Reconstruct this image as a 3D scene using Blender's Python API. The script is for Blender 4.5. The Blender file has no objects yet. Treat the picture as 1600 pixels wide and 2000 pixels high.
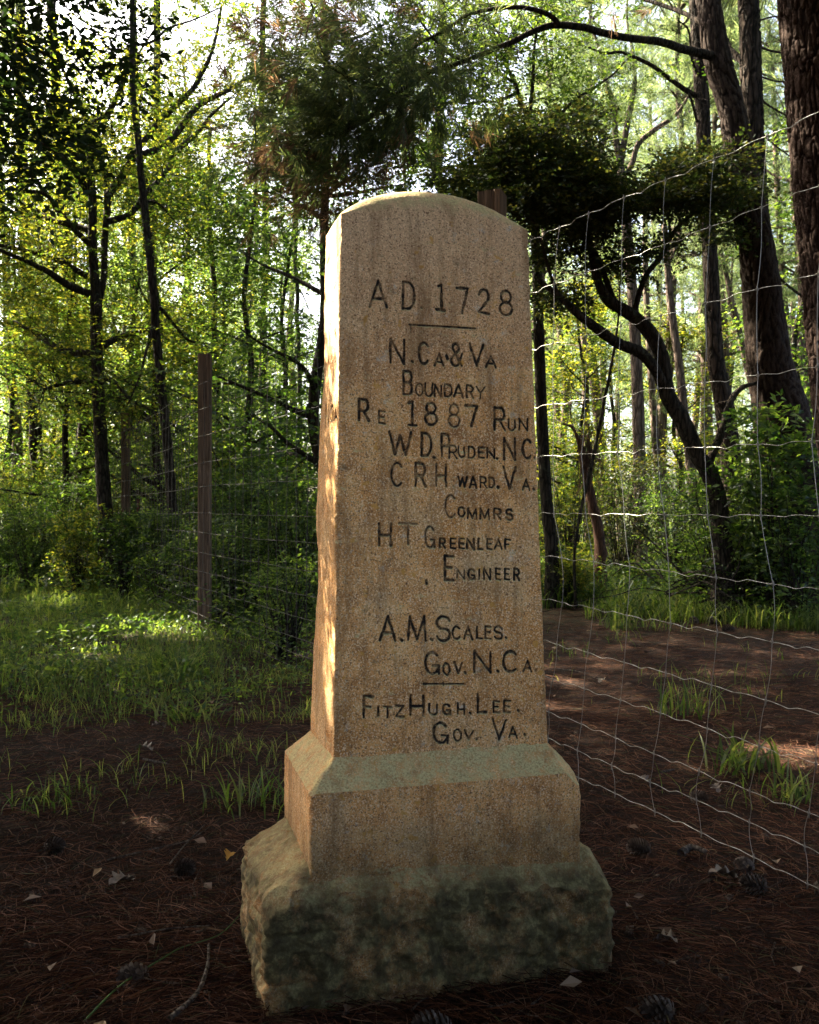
import bpy, math, random
import numpy as np
from mathutils import Vector

R = math.radians
random.seed(7)
rng = np.random.default_rng(11)
scene = bpy.context.scene
COL = scene.collection

# ------------------------------------------------------------------ camera
F_PX = 1815.0
CAM_H = 1.2
cam_data = bpy.data.cameras.new('camera')
cam = bpy.data.objects.new('camera', cam_data)
COL.objects.link(cam)
cam.location = (0, 0, CAM_H)
cam.rotation_euler = (R(90), 0, 0)
cam_data.sensor_fit = 'VERTICAL'
cam_data.sensor_height = 36.0
cam_data.lens = 36.0 * F_PX / 2000.0
cam_data.clip_start = 0.05
cam_data.clip_end = 2000
cam_data.dof.use_dof = True
cam_data.dof.focus_distance = 2.45
cam_data.dof.aperture_fstop = 13.0
scene.camera = cam

# ------------------------------------------------------------------ light
SUN_DIR = Vector((-0.60, 0.40, 0.66)).normalized()          # towards the sun
sun_el = math.asin(SUN_DIR.z)
sun_az = math.atan2(SUN_DIR.x, SUN_DIR.y)                    # clockwise from +Y
world = bpy.data.worlds.new('World')
scene.world = world
world.use_nodes = True
wn = world.node_tree
wn.nodes.clear()
sky = wn.nodes.new('ShaderNodeTexSky')
sky.sky_type = 'NISHITA'
sky.sun_disc = False
sky.sun_elevation = sun_el
sky.sun_rotation = sun_az
sky.air_density = 0.7
sky.dust_density = 6.0
sky.ozone_density = 0.3
bg = wn.nodes.new('ShaderNodeBackground')
bg.inputs['Strength'].default_value = 0.09
wo = wn.nodes.new('ShaderNodeOutputWorld')
wn.links.new(sky.outputs[0], bg.inputs['Color'])
wn.links.new(bg.outputs[0], wo.inputs['Surface'])

sun_data = bpy.data.lights.new('sun', 'SUN')
sun_data.energy = 5.0
sun_data.angle = R(0.6)
sun_data.color = (1.0, 0.90, 0.70)
sun = bpy.data.objects.new('sun', sun_data)
COL.objects.link(sun)
sun.rotation_euler = SUN_DIR.to_track_quat('Z', 'Y').to_euler()
sun.location = SUN_DIR * 60

vs = scene.view_settings
vs.view_transform = 'Standard'
vs.look = 'None'
vs.exposure = 3.7
vs.gamma = 1.0
vs.use_curve_mapping = False
scene.render.engine = 'CYCLES'
cy = scene.cycles
cy.max_bounces = 7
cy.diffuse_bounces = 3
cy.glossy_bounces = 2
cy.transmission_bounces = 4
cy.use_fast_gi = False
cy.sample_clamp_indirect = 6.0
cy.caustics_reflective = False
cy.caustics_refractive = False

# ------------------------------------------------------------------ helpers
def tag(o, label=None, cat=None, group=None, kind=None):
    if label: o['label'] = label
    if cat: o['category'] = cat
    if group: o['group'] = group
    if kind: o['kind'] = kind
    return o

def empty(name, loc=(0, 0, 0), rz=0.0):
    o = bpy.data.objects.new(name, None)
    o.empty_display_size = 0.1
    COL.objects.link(o)
    o.location = loc
    o.rotation_euler = (0, 0, rz)
    return o

def pix(px, py, Y):
    """a point of the photograph, at its own distance Y in metres"""
    return np.array([(px - 800.0) / F_PX * Y, Y, CAM_H - (py - 1000.0) / F_PX * Y])

def hash3(ix, iy, iz, s=0):
    h = (ix.astype(np.int64) * 374761393 + iy.astype(np.int64) * 668265263 + iz.astype(np.int64) * 2147483647 + s * 1274126177) & 0xFFFFFFFF
    h = ((h ^ (h >> 13)) * 1274126177) & 0xFFFFFFFF
    h = (h ^ (h >> 16)) & 0xFFFFFFFF
    return h.astype(np.float64) / 4294967295.0

def vnoise(P, scale=1.0, seed=0):
    Q = np.asarray(P, dtype=np.float64) * scale + 1000.0
    I = np.floor(Q); Fr = Q - I
    Fr = Fr * Fr * (3 - 2 * Fr)
    I = I.astype(np.int64)
    out = 0.0
    for dx in (0, 1):
        wx = Fr[:, 0] if dx else 1 - Fr[:, 0]
        for dy in (0, 1):
            wy = Fr[:, 1] if dy else 1 - Fr[:, 1]
            for dz in (0, 1):
                wz = Fr[:, 2] if dz else 1 - Fr[:, 2]
                out = out + wx * wy * wz * hash3(I[:, 0] + dx, I[:, 1] + dy, I[:, 2] + dz, seed)
    return out * 2 - 1

def fbm(P, scale=1.0, octaves=4, seed=0, gain=0.5):
    a, t, n = 1.0, 0.0, 0.0
    for k in range(octaves):
        n = n + a * vnoise(P, scale * 2 ** k, seed + k * 17)
        t += a; a *= gain
    return n / t

def worley(P, seed=0):
    I = np.floor(P).astype(np.int64)
    F1 = np.full(len(P), 9.0); F2 = F1.copy(); idv = np.zeros(len(P))
    for dx in (-1, 0, 1):
        for dy in (-1, 0, 1):
            for dz in (-1, 0, 1):
                J = I + np.array([dx, dy, dz])
                c = J + np.stack([hash3(J[:, 0], J[:, 1], J[:, 2], seed + k) for k in (1, 2, 3)], -1)
                d = np.linalg.norm(P - c, axis=1); h = hash3(J[:, 0], J[:, 1], J[:, 2], seed + 4)
                m = d < F1
                F2 = np.where(m, F1, np.minimum(F2, d)); idv = np.where(m, h, idv); F1 = np.where(m, d, F1)
    return F1, F2, idv

def build(name, V, faces, mat=None, parent=None, smooth=True, attrs=None):
    """faces: list of integer arrays (n,k), all polygons of one array have k corners"""
    me = bpy.data.meshes.new(name)
    V = np.asarray(V, dtype=np.float32)
    faces = [np.asarray(f, dtype=np.int32) for f in faces if len(f)]
    me.vertices.add(len(V)); me.vertices.foreach_set('co', V.ravel())
    nl = sum(f.size for f in faces); npoly = sum(len(f) for f in faces)
    me.loops.add(nl); me.polygons.add(npoly)
    me.loops.foreach_set('vertex_index', np.concatenate([f.ravel() for f in faces]))
    tot = np.concatenate([np.full(len(f), f.shape[1], dtype=np.int32) for f in faces])
    st = np.concatenate([[0], np.cumsum(tot)[:-1]]).astype(np.int32)
    me.polygons.foreach_set('loop_start', st)
    me.polygons.foreach_set('loop_total', tot)
    me.polygons.foreach_set('use_smooth', np.full(npoly, bool(smooth)))
    me.update(calc_edges=True)
    if attrs:
        for k, v in attrs.items():
            a = me.attributes.new(k, 'FLOAT', 'POINT')
            a.data.foreach_set('value', np.asarray(v, dtype=np.float32))
    if mat: me.materials.append(mat)
    o = bpy.data.objects.new(name, me)
    COL.objects.link(o)
    if parent is not None: o.parent = parent
    return o

class MB:
    """collects tubes, strips and grids for one mesh"""
    def __init__(self): self.v, self.f3, self.f4, self.n = [], [], [], 0
    def add(self, V, f4=None, f3=None):
        V = np.asarray(V, dtype=np.float64).reshape(-1, 3)
        if f4 is not None and len(f4): self.f4.append(np.asarray(f4) + self.n)
        if f3 is not None and len(f3): self.f3.append(np.asarray(f3) + self.n)
        self.v.append(V); self.n += len(V)
    def tube(self, pts, rad, sides=8, rough=0.0, flare=0.0):
        pts = np.asarray(pts, float); n = len(pts)
        rad = np.broadcast_to(np.asarray(rad, float), (n,)).copy()
        T = np.gradient(pts, axis=0)
        T /= np.linalg.norm(T, axis=1, keepdims=True) + 1e-9
        up = np.array([0.0, 0, 1]) if abs(T[0, 2]) < 0.9 else np.array([1.0, 0, 0])
        N = np.zeros_like(pts); a = np.cross(T[0], up); a /= np.linalg.norm(a); N[0] = a
        for i in range(1, n):
            a = N[i - 1] - T[i] * N[i - 1].dot(T[i]); N[i] = a / (np.linalg.norm(a) + 1e-9)
        B = np.cross(T, N)
        ang = np.arange(sides) * 2 * math.pi / sides
        V = pts[:, None, :] + rad[:, None, None] * (np.cos(ang)[None, :, None] * N[:, None, :] + np.sin(ang)[None, :, None] * B[:, None, :])
        V = V.reshape(-1, 3)
        if rough > 0:
            C = np.repeat(pts, sides, axis=0); rr = np.repeat(rad, sides)
            d = V - C
            V = C + d * (1 + rough * fbm(V, 1.0 / max(rad.mean() * 1.6, 0.01), 3, 5))[:, None]
        i = np.arange(n - 1)[:, None] * sides; j = np.arange(sides)[None, :]; k = (j + 1) % sides
        f = np.stack([i + j, i + k, i + sides + k, i + sides + j], -1).reshape(-1, 4)
        V = np.vstack([V, pts[-1:] + T[-1:] * rad[-1]])
        t = np.stack([(n - 1) * sides + np.arange(sides), (n - 1) * sides + (np.arange(sides) + 1) % sides, np.full(sides, n * sides)], -1)
        self.add(V, f, t)
    def box(self, c, s, M=None):
        c = np.asarray(c, float); s = np.asarray(s, float) / 2
        V = np.array([[x, y, z] for z in (-1, 1) for y in (-1, 1) for x in (-1, 1)]) * s
        if M is not None: V = V @ np.asarray(M).T
        self.add(V + c, [[0, 2, 3, 1], [4, 5, 7, 6], [0, 1, 5, 4], [2, 6, 7, 3], [0, 4, 6, 2], [1, 3, 7, 5]])
    def make(self, name, mat, parent=None, smooth=True, attrs=None):
        fs = []
        if self.f4: fs.append(np.concatenate(self.f4))
        if self.f3: fs.append(np.concatenate(self.f3))
        return build(name, np.concatenate(self.v), fs, mat, parent, smooth, attrs)

def spline(P, step=6):
    """Catmull-Rom through rows of P (any number of columns)"""
    P = np.asarray(P, float)
    if len(P) < 3:
        t = np.linspace(0, 1, step + 1)[:, None]
        return P[0] * (1 - t) + P[1] * t
    Q = np.vstack([2 * P[0] - P[1], P, 2 * P[-1] - P[-2]])
    out = []
    for i in range(1, len(Q) - 2):
        t = np.linspace(0, 1, step, endpoint=False)[:, None]
        a, b, c, d = Q[i - 1], Q[i], Q[i + 1], Q[i + 2]
        out.append(0.5 * (2 * b + (c - a) * t + (2 * a - 5 * b + 4 * c - d) * t ** 2 + (3 * b - a - 3 * c + d) * t ** 3))
    out.append(P[-1:])
    return np.vstack(out)

# ------------------------------------------------------------------ materials
class NT:
    def __init__(self, name):
        self.m = bpy.data.materials.new(name); self.m.use_nodes = True
        self.t = self.m.node_tree; self.t.nodes.clear()
        self.out = self.n('OutputMaterial')
    def n(self, typ, **kw):
        nd = self.t.nodes.new('ShaderNode' + typ)
        for k, v in kw.items(): setattr(nd, k, v)
        return nd
    def l(self, a, b): self.t.links.new(a, b)
    def val(self, node, **kw):
        for k, v in kw.items(): node.inputs[k].default_value = v
        return node
    def coord(self, scale=(1, 1, 1), obj=True):
        c = self.n('TexCoord'); mp = self.n('Mapping')
        mp.inputs['Scale'].default_value = scale
        self.l(c.outputs['Object' if obj else 'Generated'], mp.inputs['Vector'])
        return mp.outputs['Vector']
    def noise(self, vec, scale, detail=3, rough=0.55, dist=0.0):
        nd = self.n('TexNoise')
        nd.inputs['Scale'].default_value = scale; nd.inputs['Detail'].default_value = detail
        nd.inputs['Roughness'].default_value = rough; nd.inputs['Distortion'].default_value = dist
        self.l(vec, nd.inputs['Vector'])
        return nd.outputs['Fac']
    def ramp(self, fac, stops, interp='LINEAR'):
        r = self.n('ValToRGB'); r.color_ramp.interpolation = interp
        e = r.color_ramp.elements
        while len(e) < len(stops): e.new(0.5)
        for el, (p, c) in zip(e, stops):
            el.position = p; el.color = (*c, 1) if len(c) == 3 else c
        self.l(fac, r.inputs['Fac'])
        return r.outputs['Color']
    def rng(self, fac, a, b, c=0.0, d=1.0):
        m = self.n('MapRange'); m.inputs['From Min'].default_value = a; m.inputs['From Max'].default_value = b
        m.inputs['To Min'].default_value = c; m.inputs['To Max'].default_value = d
        self.l(fac, m.inputs['Value']); return m.outputs['Result']
    def mix(self, fac, a, b, blend='MIX'):
        m = self.n('Mix'); m.data_type = 'RGBA'; m.blend_type = blend
        for s, v in ((m.inputs['Factor'], fac), (m.inputs['A'], a), (m.inputs['B'], b)):
            if isinstance(v, (int, float)): s.default_value = v
            elif isinstance(v, tuple): s.default_value = (*v, 1) if len(v) == 3 else v
            else: self.l(v, s)
        return m.outputs['Result']
    def math(self, op, a, b=0.0):
        m = self.n('Math'); m.operation = op
        for s, v in ((m.inputs[0], a), (m.inputs[1], b)):
            if isinstance(v, (int, float)): s.default_value = v
            else: self.l(v, s)
        return m.outputs[0]
    def bump(self, h, strength=0.5, dist=0.01):
        b = self.n('Bump'); b.inputs['Strength'].default_value = strength; b.inputs['Distance'].default_value = dist
        self.l(h, b.inputs['Height']); return b.outputs['Normal']
    def principled(self, col, rough=0.8, normal=None, spec=0.3, metal=0.0):
        p = self.n('BsdfPrincipled')
        for k, v in (('Base Color', col), ('Roughness', rough), ('Metallic', metal)):
            if isinstance(v, (int, float)): p.inputs[k].default_value = v
            elif isinstance(v, tuple): p.inputs[k].default_value = (*v, 1)
            else: self.l(v, p.inputs[k])
        p.inputs['Specular IOR Level'].default_value = spec
        if normal is not None: self.l(normal, p.inputs['Normal'])
        self.l(p.outputs[0], self.out.inputs['Surface'])
        return self.m

def mat_leaf(name, cols, trans, gloss=0.04, tmix=0.45):
    gloss = gloss * 0.4
    """cols / trans: dark, mid, bright colours picked per leaf"""
    t = NT(name)
    g = t.n('NewGeometry')
    oi = t.n('ObjectInfo')
    nz = t.noise(t.coord(), 0.9, 2)
    f = t.math('ADD', t.math('MULTIPLY', g.outputs['Random Per Island'], 0.75), t.math('MULTIPLY', nz, 0.5))
    f = t.math('ADD', f, t.math('MULTIPLY', t.math('SUBTRACT', oi.outputs['Random'], 0.5), 0.25))
    k = len(cols) - 1
    c1 = t.ramp(f, [(0.15 + 0.85 * i / k, c) for i, c in enumerate(cols)])
    c2 = t.ramp(f, [(0.15 + 0.85 * i / k, c) for i, c in enumerate(trans)])
    d = t.n('BsdfDiffuse'); t.l(c1, d.inputs['Color'])
    tr = t.n('BsdfTranslucent'); t.l(c2, tr.inputs['Color'])
    m = t.n('MixShader'); m.inputs[0].default_value = tmix
    t.l(d.outputs[0], m.inputs[1]); t.l(tr.outputs[0], m.inputs[2])
    gl = t.n('BsdfGlossy'); gl.inputs['Roughness'].default_value = 0.45; gl.inputs['Color'].default_value = (0.9, 0.95, 1, 1)
    m2 = t.n('MixShader'); m2.inputs[0].default_value = gloss
    t.l(m.outputs[0], m2.inputs[1]); t.l(gl.outputs[0], m2.inputs[2])
    t.l(m2.outputs[0], t.out.inputs['Surface'])
    return t.m

def mat_granite():
    t = NT('granite')
    v = t.coord()
    big = t.noise(v, 3.0, 4, 0.6)
    mid = t.noise(v, 14.0, 4, 0.65)
    grain = t.noise(v, 190.0, 3, 0.75)
    grain2 = t.noise(v, 230.0, 2, 0.6, 0.0)
    vo = t.n('TexVoronoi'); vo.inputs['Scale'].default_value = 330.0; t.l(v, vo.inputs['Vector'])
    base = t.ramp(mid, [(0.3, (0.40, 0.17, 0.050)), (0.52, (0.76, 0.36, 0.11)), (0.72, (0.86, 0.50, 0.19))])
    orange = t.mix(t.rng(big, 0.50, 0.66), base, (0.56, 0.23, 0.05))
    grey = t.mix(t.rng(t.noise(v, 5.5, 3, 0.6), 0.5, 0.72, 0, 0.6), orange, (0.62, 0.43, 0.21))
    sep = t.n('SeparateXYZ'); t.l(v, sep.inputs[0])
    # paler, less stained stone towards the weathered head of the shaft
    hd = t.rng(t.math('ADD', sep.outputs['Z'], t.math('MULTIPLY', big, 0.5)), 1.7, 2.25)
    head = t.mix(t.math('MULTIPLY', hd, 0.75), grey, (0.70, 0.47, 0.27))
    # dark mica and pale quartz grains
    c = t.mix(t.rng(grain, 0.53, 0.62), head, (0.17, 0.078, 0.032))
    c = t.mix(t.rng(grain2, 0.53, 0.62, 0, 0.9), c, (0.92, 0.64, 0.35))
    c = t.mix(t.math('MULTIPLY', t.rng(vo.outputs['Distance'], 0.0, 0.25, 1, 0), 0.35), c, (0.10, 0.06, 0.035))
    sp = t.noise(v, 34.0, 2, 0.5)
    c = t.mix(t.rng(sp, 0.66, 0.72, 0, 0.75), c, (0.62, 0.30, 0.05))
    c = t.mix(t.rng(t.noise(v, 21.0, 5, 0.8), 0.60, 0.68, 0, 0.6), c, (0.66, 0.58, 0.44))
    c = t.mix(t.rng(t.noise(v, 27.0, 4, 0.8, 0.4), 0.60, 0.70, 0, 0.6), c, (0.13, 0.10, 0.05))
    # vertical run-off stains
    st = t.noise(t.coord((9, 9, 1.1)), 2.2, 4, 0.7)
    c = t.mix(t.rng(st, 0.50, 0.68, 0, 0.65), c, (0.20, 0.10, 0.035))
    # lichen film on upward faces, its pale tone also painting top light on ledges
    g = t.n('NewGeometry'); sn = t.n('SeparateXYZ'); t.l(g.outputs['Normal'], sn.inputs[0])
    li = t.noise(v, 26.0, 5, 0.75)
    up = t.rng(t.math('ADD', sn.outputs['Z'], t.math('MULTIPLY', li, 0.5)), 0.42, 0.85)
    lf = t.math('MULTIPLY', up, t.rng(li, 0.36, 0.56, 0.15, 1))
    c = t.mix(t.math('MULTIPLY', lf, 0.85), c, t.ramp(grain, [(0.35, (0.27, 0.21, 0.085)), (0.6, (0.74, 0.64, 0.30))]))
    low = t.n('Attribute'); low.attribute_name = 'algae_shade'  # olive film that also paints shade onto base and plinth foot
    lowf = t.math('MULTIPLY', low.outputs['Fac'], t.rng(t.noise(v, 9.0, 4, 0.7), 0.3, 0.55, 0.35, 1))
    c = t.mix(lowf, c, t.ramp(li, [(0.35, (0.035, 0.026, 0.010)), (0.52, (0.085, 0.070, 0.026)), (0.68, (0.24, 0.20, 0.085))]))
    a = t.n('Attribute'); a.attribute_name = 'groove'
    gf = t.math('MULTIPLY', t.rng(a.outputs['Fac'], 0.12, 0.6), t.rng(t.noise(v, 45.0, 4, 0.75), 0.34, 0.54, 0.5, 1))
    c = t.mix(gf, c, (0.018, 0.013, 0.009))
    h = t.math('ADD', t.math('MULTIPLY', grain, 1.0), t.math('MULTIPLY', mid, 2.0))
    return t.principled(c, 0.85, t.bump(h, 1.0, 0.0026), 0.3)

def mat_plate(name):
    t = NT(name); v = t.coord()
    a = t.n('Attribute'); a.attribute_name = 'crack'; b = t.n('Attribute'); b.attribute_name = 'plate'
    fl = t.noise(t.coord((50, 50, 22)), 2.2, 6, 0.8, 0.9)
    c = t.ramp(fl, [(0.3, (0.02, 0.013, 0.011)), (0.5, (0.055, 0.036, 0.028)), (0.68, (0.17, 0.12, 0.095))])
    c = t.mix(t.math('MULTIPLY', b.outputs['Fac'], 0.55), c, (0.05, 0.028, 0.02))
    c = t.mix(a.outputs['Fac'], c, (0.012, 0.007, 0.005))
    return t.principled(c, 0.85, t.bump(fl, 1.0, 0.008), 0.1)

def mat_bark(name, dark, light, sc=1.0, lichen=0.0, moss=None):
    t = NT(name)
    v = t.coord((14 * sc, 14 * sc, 2.6 * sc))
    vo = t.n('TexVoronoi'); vo.feature = 'DISTANCE_TO_EDGE'; vo.inputs['Scale'].default_value = 1.0
    nz = t.noise(v, 1.3, 4, 0.7)
    add = t.n('VectorMath'); add.operation = 'ADD'; t.l(v, add.inputs[0])
    nc = t.n('TexNoise'); nc.inputs['Scale'].default_value = 0.9; t.l(v, nc.inputs['Vector']); t.l(nc.outputs['Color'], add.inputs[1])
    t.l(add.outputs[0], vo.inputs['Vector'])
    e = t.rng(vo.outputs['Distance'], 0.0, 0.16)
    c = t.mix(e, dark, t.ramp(nz, [(0.3, dark), (0.62, light)]))
    if lichen > 0:
        c = t.mix(t.rng(t.noise(t.coord(), 9, 4, 0.7), 0.56, 0.66, 0, lichen), c, moss or (0.10, 0.13, 0.07))
    h = t.math('ADD', e, t.math('MULTIPLY', nz, 0.5))
    return t.principled(c, 0.9, t.bump(h, 1.0, 0.02 / sc), 0.1)
# ------------------------------------------------------------------ boundary monument
MAT_GRANITE = mat_granite()
MC = np.array([0.0465, 2.615])
MU = np.array([math.sin(R(74.2)), math.cos(R(74.2))])       # along the inscribed face, to the right
MV = np.array([-MU[1], MU[0]])                               # into the depth of the stone
Z0, Z1 = 0.570, 1.985
def shaft_hw(z): t = (z - Z0) / (Z1 - Z0); return 0.2985 + (0.265 - 0.2985) * t
def shaft_hd(z): t = (z - Z0) / (Z1 - Z0); return 0.164 + (0.106 - 0.164) * t

def world_xy(s, t): return MC[0] + s * MU[0] + t * MV[0], MC[1] + s * MU[1] + t * MV[1]

def to_face(px, py):
    """pixel of the photograph -> (s, z) on the tapered front face of the shaft"""
    d = np.array([(px - 800) / F_PX, 1.0, -(py - 1000) / F_PX])
    z = 1.2
    for _ in range(12):
        hd = shaft_hd(z)
        # plane through points with t = -hd
        p0 = MC - hd * MV
        k = (p0 @ MV) / (d[0] * MV[0] + d[1] * MV[1])
        z = CAM_H + k * d[2]
    x, y = k * d[0], k * d[1]
    return ((x - MC[0]) * MU[0] + (y - MC[1]) * MU[1], z)

def to_side(px, py):
    """pixel -> (t, z) on the left face"""
    d = np.array([(px - 800) / F_PX, 1.0, -(py - 1000) / F_PX])
    z = 1.2
    for _ in range(12):
        p0 = MC - shaft_hw(z) * MU
        k = (p0 @ MU) / (d[0] * MU[0] + d[1] * MU[1])
        z = CAM_H + k * d[2]
    x, y = k * d[0], k * d[1]
    return ((x - MC[0]) * MV[0] + (y - MC[1]) * MV[1], z)

def arc(cx, cy, rx, ry, a0, a1, n=10):
    return [(cx + rx * math.cos(R(a0 + (a1 - a0) * i / n)), cy + ry * math.sin(R(a0 + (a1 - a0) * i / n))) for i in range(n + 1)]
GL = {   # strokes of every carved glyph in its own 1x1 box, y downwards
 'A': [[(0, 1), (.5, 0), (1, 1)], [(.2, .68), (.8, .68)]],
 'B': [[(.05, 0), (.05, 1)], [(.05, 0), (.6, 0)] + arc(.6, .24, .32, .24, -90, 90, 6) + [(.05, .48)], [(.05, .48), (.6, .48)] + arc(.62, .74, .36, .26, -90, 90, 6) + [(.05, 1)]],
 'C': [arc(.52, .5, .5, .5, -45, -315, 16)],
 'D': [[(.08, 0), (.08, 1)], [(.08, 0), (.45, 0)] + arc(.45, .5, .5, .5, -90, 90, 10) + [(.08, 1)]],
 'E': [[(.95, 0), (.05, 0), (.05, 1), (.95, 1)], [(.05, .48), (.75, .48)]],
 'F': [[(1, 0), (.05, 0), (.05, 1)], [(.05, .48), (.75, .48)]],
 'G': [arc(.52, .5, .5, .5, -45, -345, 16), [(.55, .62), (1.0, .62), (1.0, .98)]],
 'H': [[(.05, 0), (.05, 1)], [(.95, 0), (.95, 1)], [(.05, .55), (.95, .5)]],
 'I': [[(.5, 0), (.5, 1)]],
 'L': [[(.1, 0), (.1, 1), (1, .95)]],
 'M': [[(0, 1), (.08, 0), (.5, .95), (.92, 0), (1, 1)]],
 'N': [[(.05, 1), (.05, 0), (.95, 1), (.95, 0)]],
 'O': [arc(.5, .5, .5, .5, 0, 360, 18)],
 'P': [[(.08, 0), (.08, 1)], [(.08, 0), (.6, 0)] + arc(.6, .27, .36, .27, -90, 90, 8) + [(.08, .54)]],
 'R': [[(.08, 0), (.08, 1)], [(.08, 0), (.6, 0)] + arc(.6, .27, .34, .27, -90, 90, 8) + [(.08, .54)], [(.5, .54), (1, 1)]],
 'S': [arc(.5, .26, .46, .26, -20, -240, 9) + arc(.5, .74, .48, .26, -60, 160, 10)],
 'T': [[(0, 0), (1, 0)], [(.5, 0), (.5, 1)]],
 'U': [[(.05, 0), (.05, .6)] + arc(.5, .62, .45, .38, 180, 0, 8) + [(.95, 0)]],
 'V': [[(0, 0), (.5, 1), (1, 0)]],
 'W': [[(0, 0), (.25, 1), (.5, .15), (.75, 1), (1, 0)]],
 'Y': [[(0, 0), (.5, .5), (1, 0)], [(.5, .5), (.4, 1)]],
 'Z': [[(.05, 0), (.95, 0), (.05, 1), (1, 1)]],
 '1': [[(.1, .05), (.55, 0), (.55, 1)], [(.1, 1), (1, 1)]],
 '7': [[(0, .03), (1, .03), (.5, 1)]],
 '2': [arc(.5, .28, .46, .28, -170, 30, 8) + [(.05, .95), (1, 1)]],
 '8': [arc(.5, .24, .40, .24, 0, 360, 14), arc(.5, .74, .5, .27, 0, 360, 16)],
 '&': [[(1, 1), (.25, .3)] + arc(.45, .2, .27, .2, 170, 395, 9) + [(.15, .6)] + arc(.42, .76, .38, .24, 200, 20, 9) + [(1, .45)]],
 '.': [[(.5, .5), (.52, .52)]],
}
# glyph, left, right, top, bottom in the photograph's pixels
TXT = """A 723 756 548 599;D 786 811 551 603;. 852 854 603 605;. 823 824 600 601;1 855 869 557 605;7 892 914 561 611;2 935 956 565 612;8 977 1001 568 615
N 762 791 663 709;. 805 807 705 707;C 818 839 669 710;A 849 867 691 714;. 873 875 695 700;& 881 903 671 714;V 918 945 672 714;A 950 969 696 717
B 788 806 725 770;O 813 827 749 772;U 831 846 749 773;N 849 863 752 774;D 868 884 751 774;A 887 905 751 775;R 911 925 753 776;Y 931 948 755 779
R 700 721 780 821;E 740 753 803 826;1 797 814 785 830;8 831 854 786 829;8 877 898 789 833;7 910 932 791 832;R 965 987 796 840;U 993 1007 820 840;N 1014 1032 818 840
W 761 804 844 887;D 823 844 846 890;. 848 850 893 894;P 862 879 848 891;R 877 893 870 895;U 896 909 872 893;D 915 929 873 894;E 935 947 874 894;N 952 967 876 895;. 971 972 895 896;N 984 1008 856 897;C 1022 1039 858 895;. 1045 1046 893 894
C 765 787 904 949;R 811 832 905 949;H 852 873 907 949;O 882 893 931 949;W 896 913 931 950;A 918 932 932 953;R 938 952 932 952;D 956 967 933 952;. 973 974 951 952;V 984 1008 912 954;A 1022 1035 936 957;. 1043 1044 955 956
C 870 891 967 1010;O 896 908 991 1009;M 914 932 994 1013;M 938 956 994 1013;R 965 979 994 1013;S 989 1002 995 1015
H 740 765 1023 1065;T 780 815 1022 1063;G 831 849 1028 1069;R 859 870 1052 1070;E 880 891 1052 1071;E 897 908 1052 1071;N 912 927 1052 1072;L 934 943 1053 1072;E 952 962 1053 1072;A 967 981 1054 1072;F 987 997 1054 1073
E 869 887 1086 1133;N 893 908 1113 1130;G 915 928 1112 1131;I 934 940 1112 1131;N 945 959 1111 1132;E 969 979 1111 1132;E 986 996 1111 1132;R 1004 1015 1111 1133;. 833 834 1134 1140
A 743 773 1204 1251;. 784 786 1249 1251;M 798 832 1204 1251;. 842 845 1248 1250;S 853 880 1204 1252;C 884 900 1224 1248;A 907 923 1224 1248;L 931 942 1225 1247;E 948 960 1224 1247;S 966 982 1224 1248;. 989 990 1245 1246
G 831 858 1274 1316;O 866 879 1296 1318;V 888 903 1294 1314;. 908 910 1313 1315;N 925 960 1273 1313;. 972 974 1310 1312;C 983 1011 1272 1312;A 1023 1039 1291 1312;. 1046 1047 1309 1310
F 710 729 1360 1402;I 736 742 1382 1398;T 750 765 1381 1402;Z 773 789 1379 1400;H 801 829 1359 1397;U 838 855 1376 1396;G 865 880 1376 1395;H 894 908 1375 1395;. 918 920 1392 1394;L 932 950 1356 1392;E 964 977 1370 1392;E 985 998 1369 1391;. 1012 1014 1387 1389
G 847 875 1412 1451;O 887 901 1425 1447;V 908 925 1427 1445;. 931 932 1443 1444;V 963 989 1406 1444;A 995 1011 1420 1441;. 1025 1026 1434 1436"""
FAINT = {(2, 1): .6, (4, 5): .7, (4, 4): .8, (5, 0): .75, (5, 3): .3, (6, 0): .55, (7, 1): .55, (7, 2): .7, (8, 1): .65, (10, 8): .5, (2, 7): .7, (0, 3): .5, (3, 4): .6, (5, 2): .75}
segs = []   # (s0,z0,s1,z1,half width,strength)
for li, line in enumerate(TXT.split('\n')):
    for gi, g in enumerate(line.split(';')):
        ch, x0, x1, y0, y1 = g.split(); x0, x1, y0, y1 = map(float, (x0, x1, y0, y1))
        H = y1 - y0
        hw = 0.0056 if H > 34 else 0.0044
        if ch == '.': hw = 0.0060
        st = FAINT.get((li, gi), 1.0) * random.uniform(0.85, 1.0)
        for pl in GL[ch]:
            if ch == '.': q = [(x0, y0), (x1, y1)]
            else:
                pf = []
                for (u0, w0), (u1, w1) in zip(pl[:-1], pl[1:]):   # a mason's hand: strokes wander a little
                    k = max(1, int(math.hypot((u1 - u0) * (x1 - x0), (w1 - w0) * H) / 7))
                    pf += [(u0 + (u1 - u0) * i / k, w0 + (w1 - w0) * i / k) for i in range(k)]
                pf.append(pl[-1])
                q = [(x0 + u * (x1 - x0) + random.uniform(-.55, .55), y0 + w * H + (u - .5) * 1.4 + random.uniform(-.55, .55)) for u, w in pf]
            f = [to_face(*p) for p in q]
            for a, b in zip(f[:-1], f[1:]):
                segs.append((a[0], a[1], b[0], b[1], hw * random.uniform(.72, 1.15), st * random.uniform(.8, 1.0)))
for x0, y0, x1, y1, hw, st in ((800, 634, 929, 641, .0036, 1), (803, 636, 803, 650, .0025, .5), (827, 1336, 906, 1336, .0028, .9), (828, 1336, 832, 1336, .0048, 1), (866, 1333, 867, 1339, .003, .8)):
    a, b = to_face(x0, y0), to_face(x1, y1)
    segs.append((a[0], a[1], b[0], b[1], hw, st))
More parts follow.
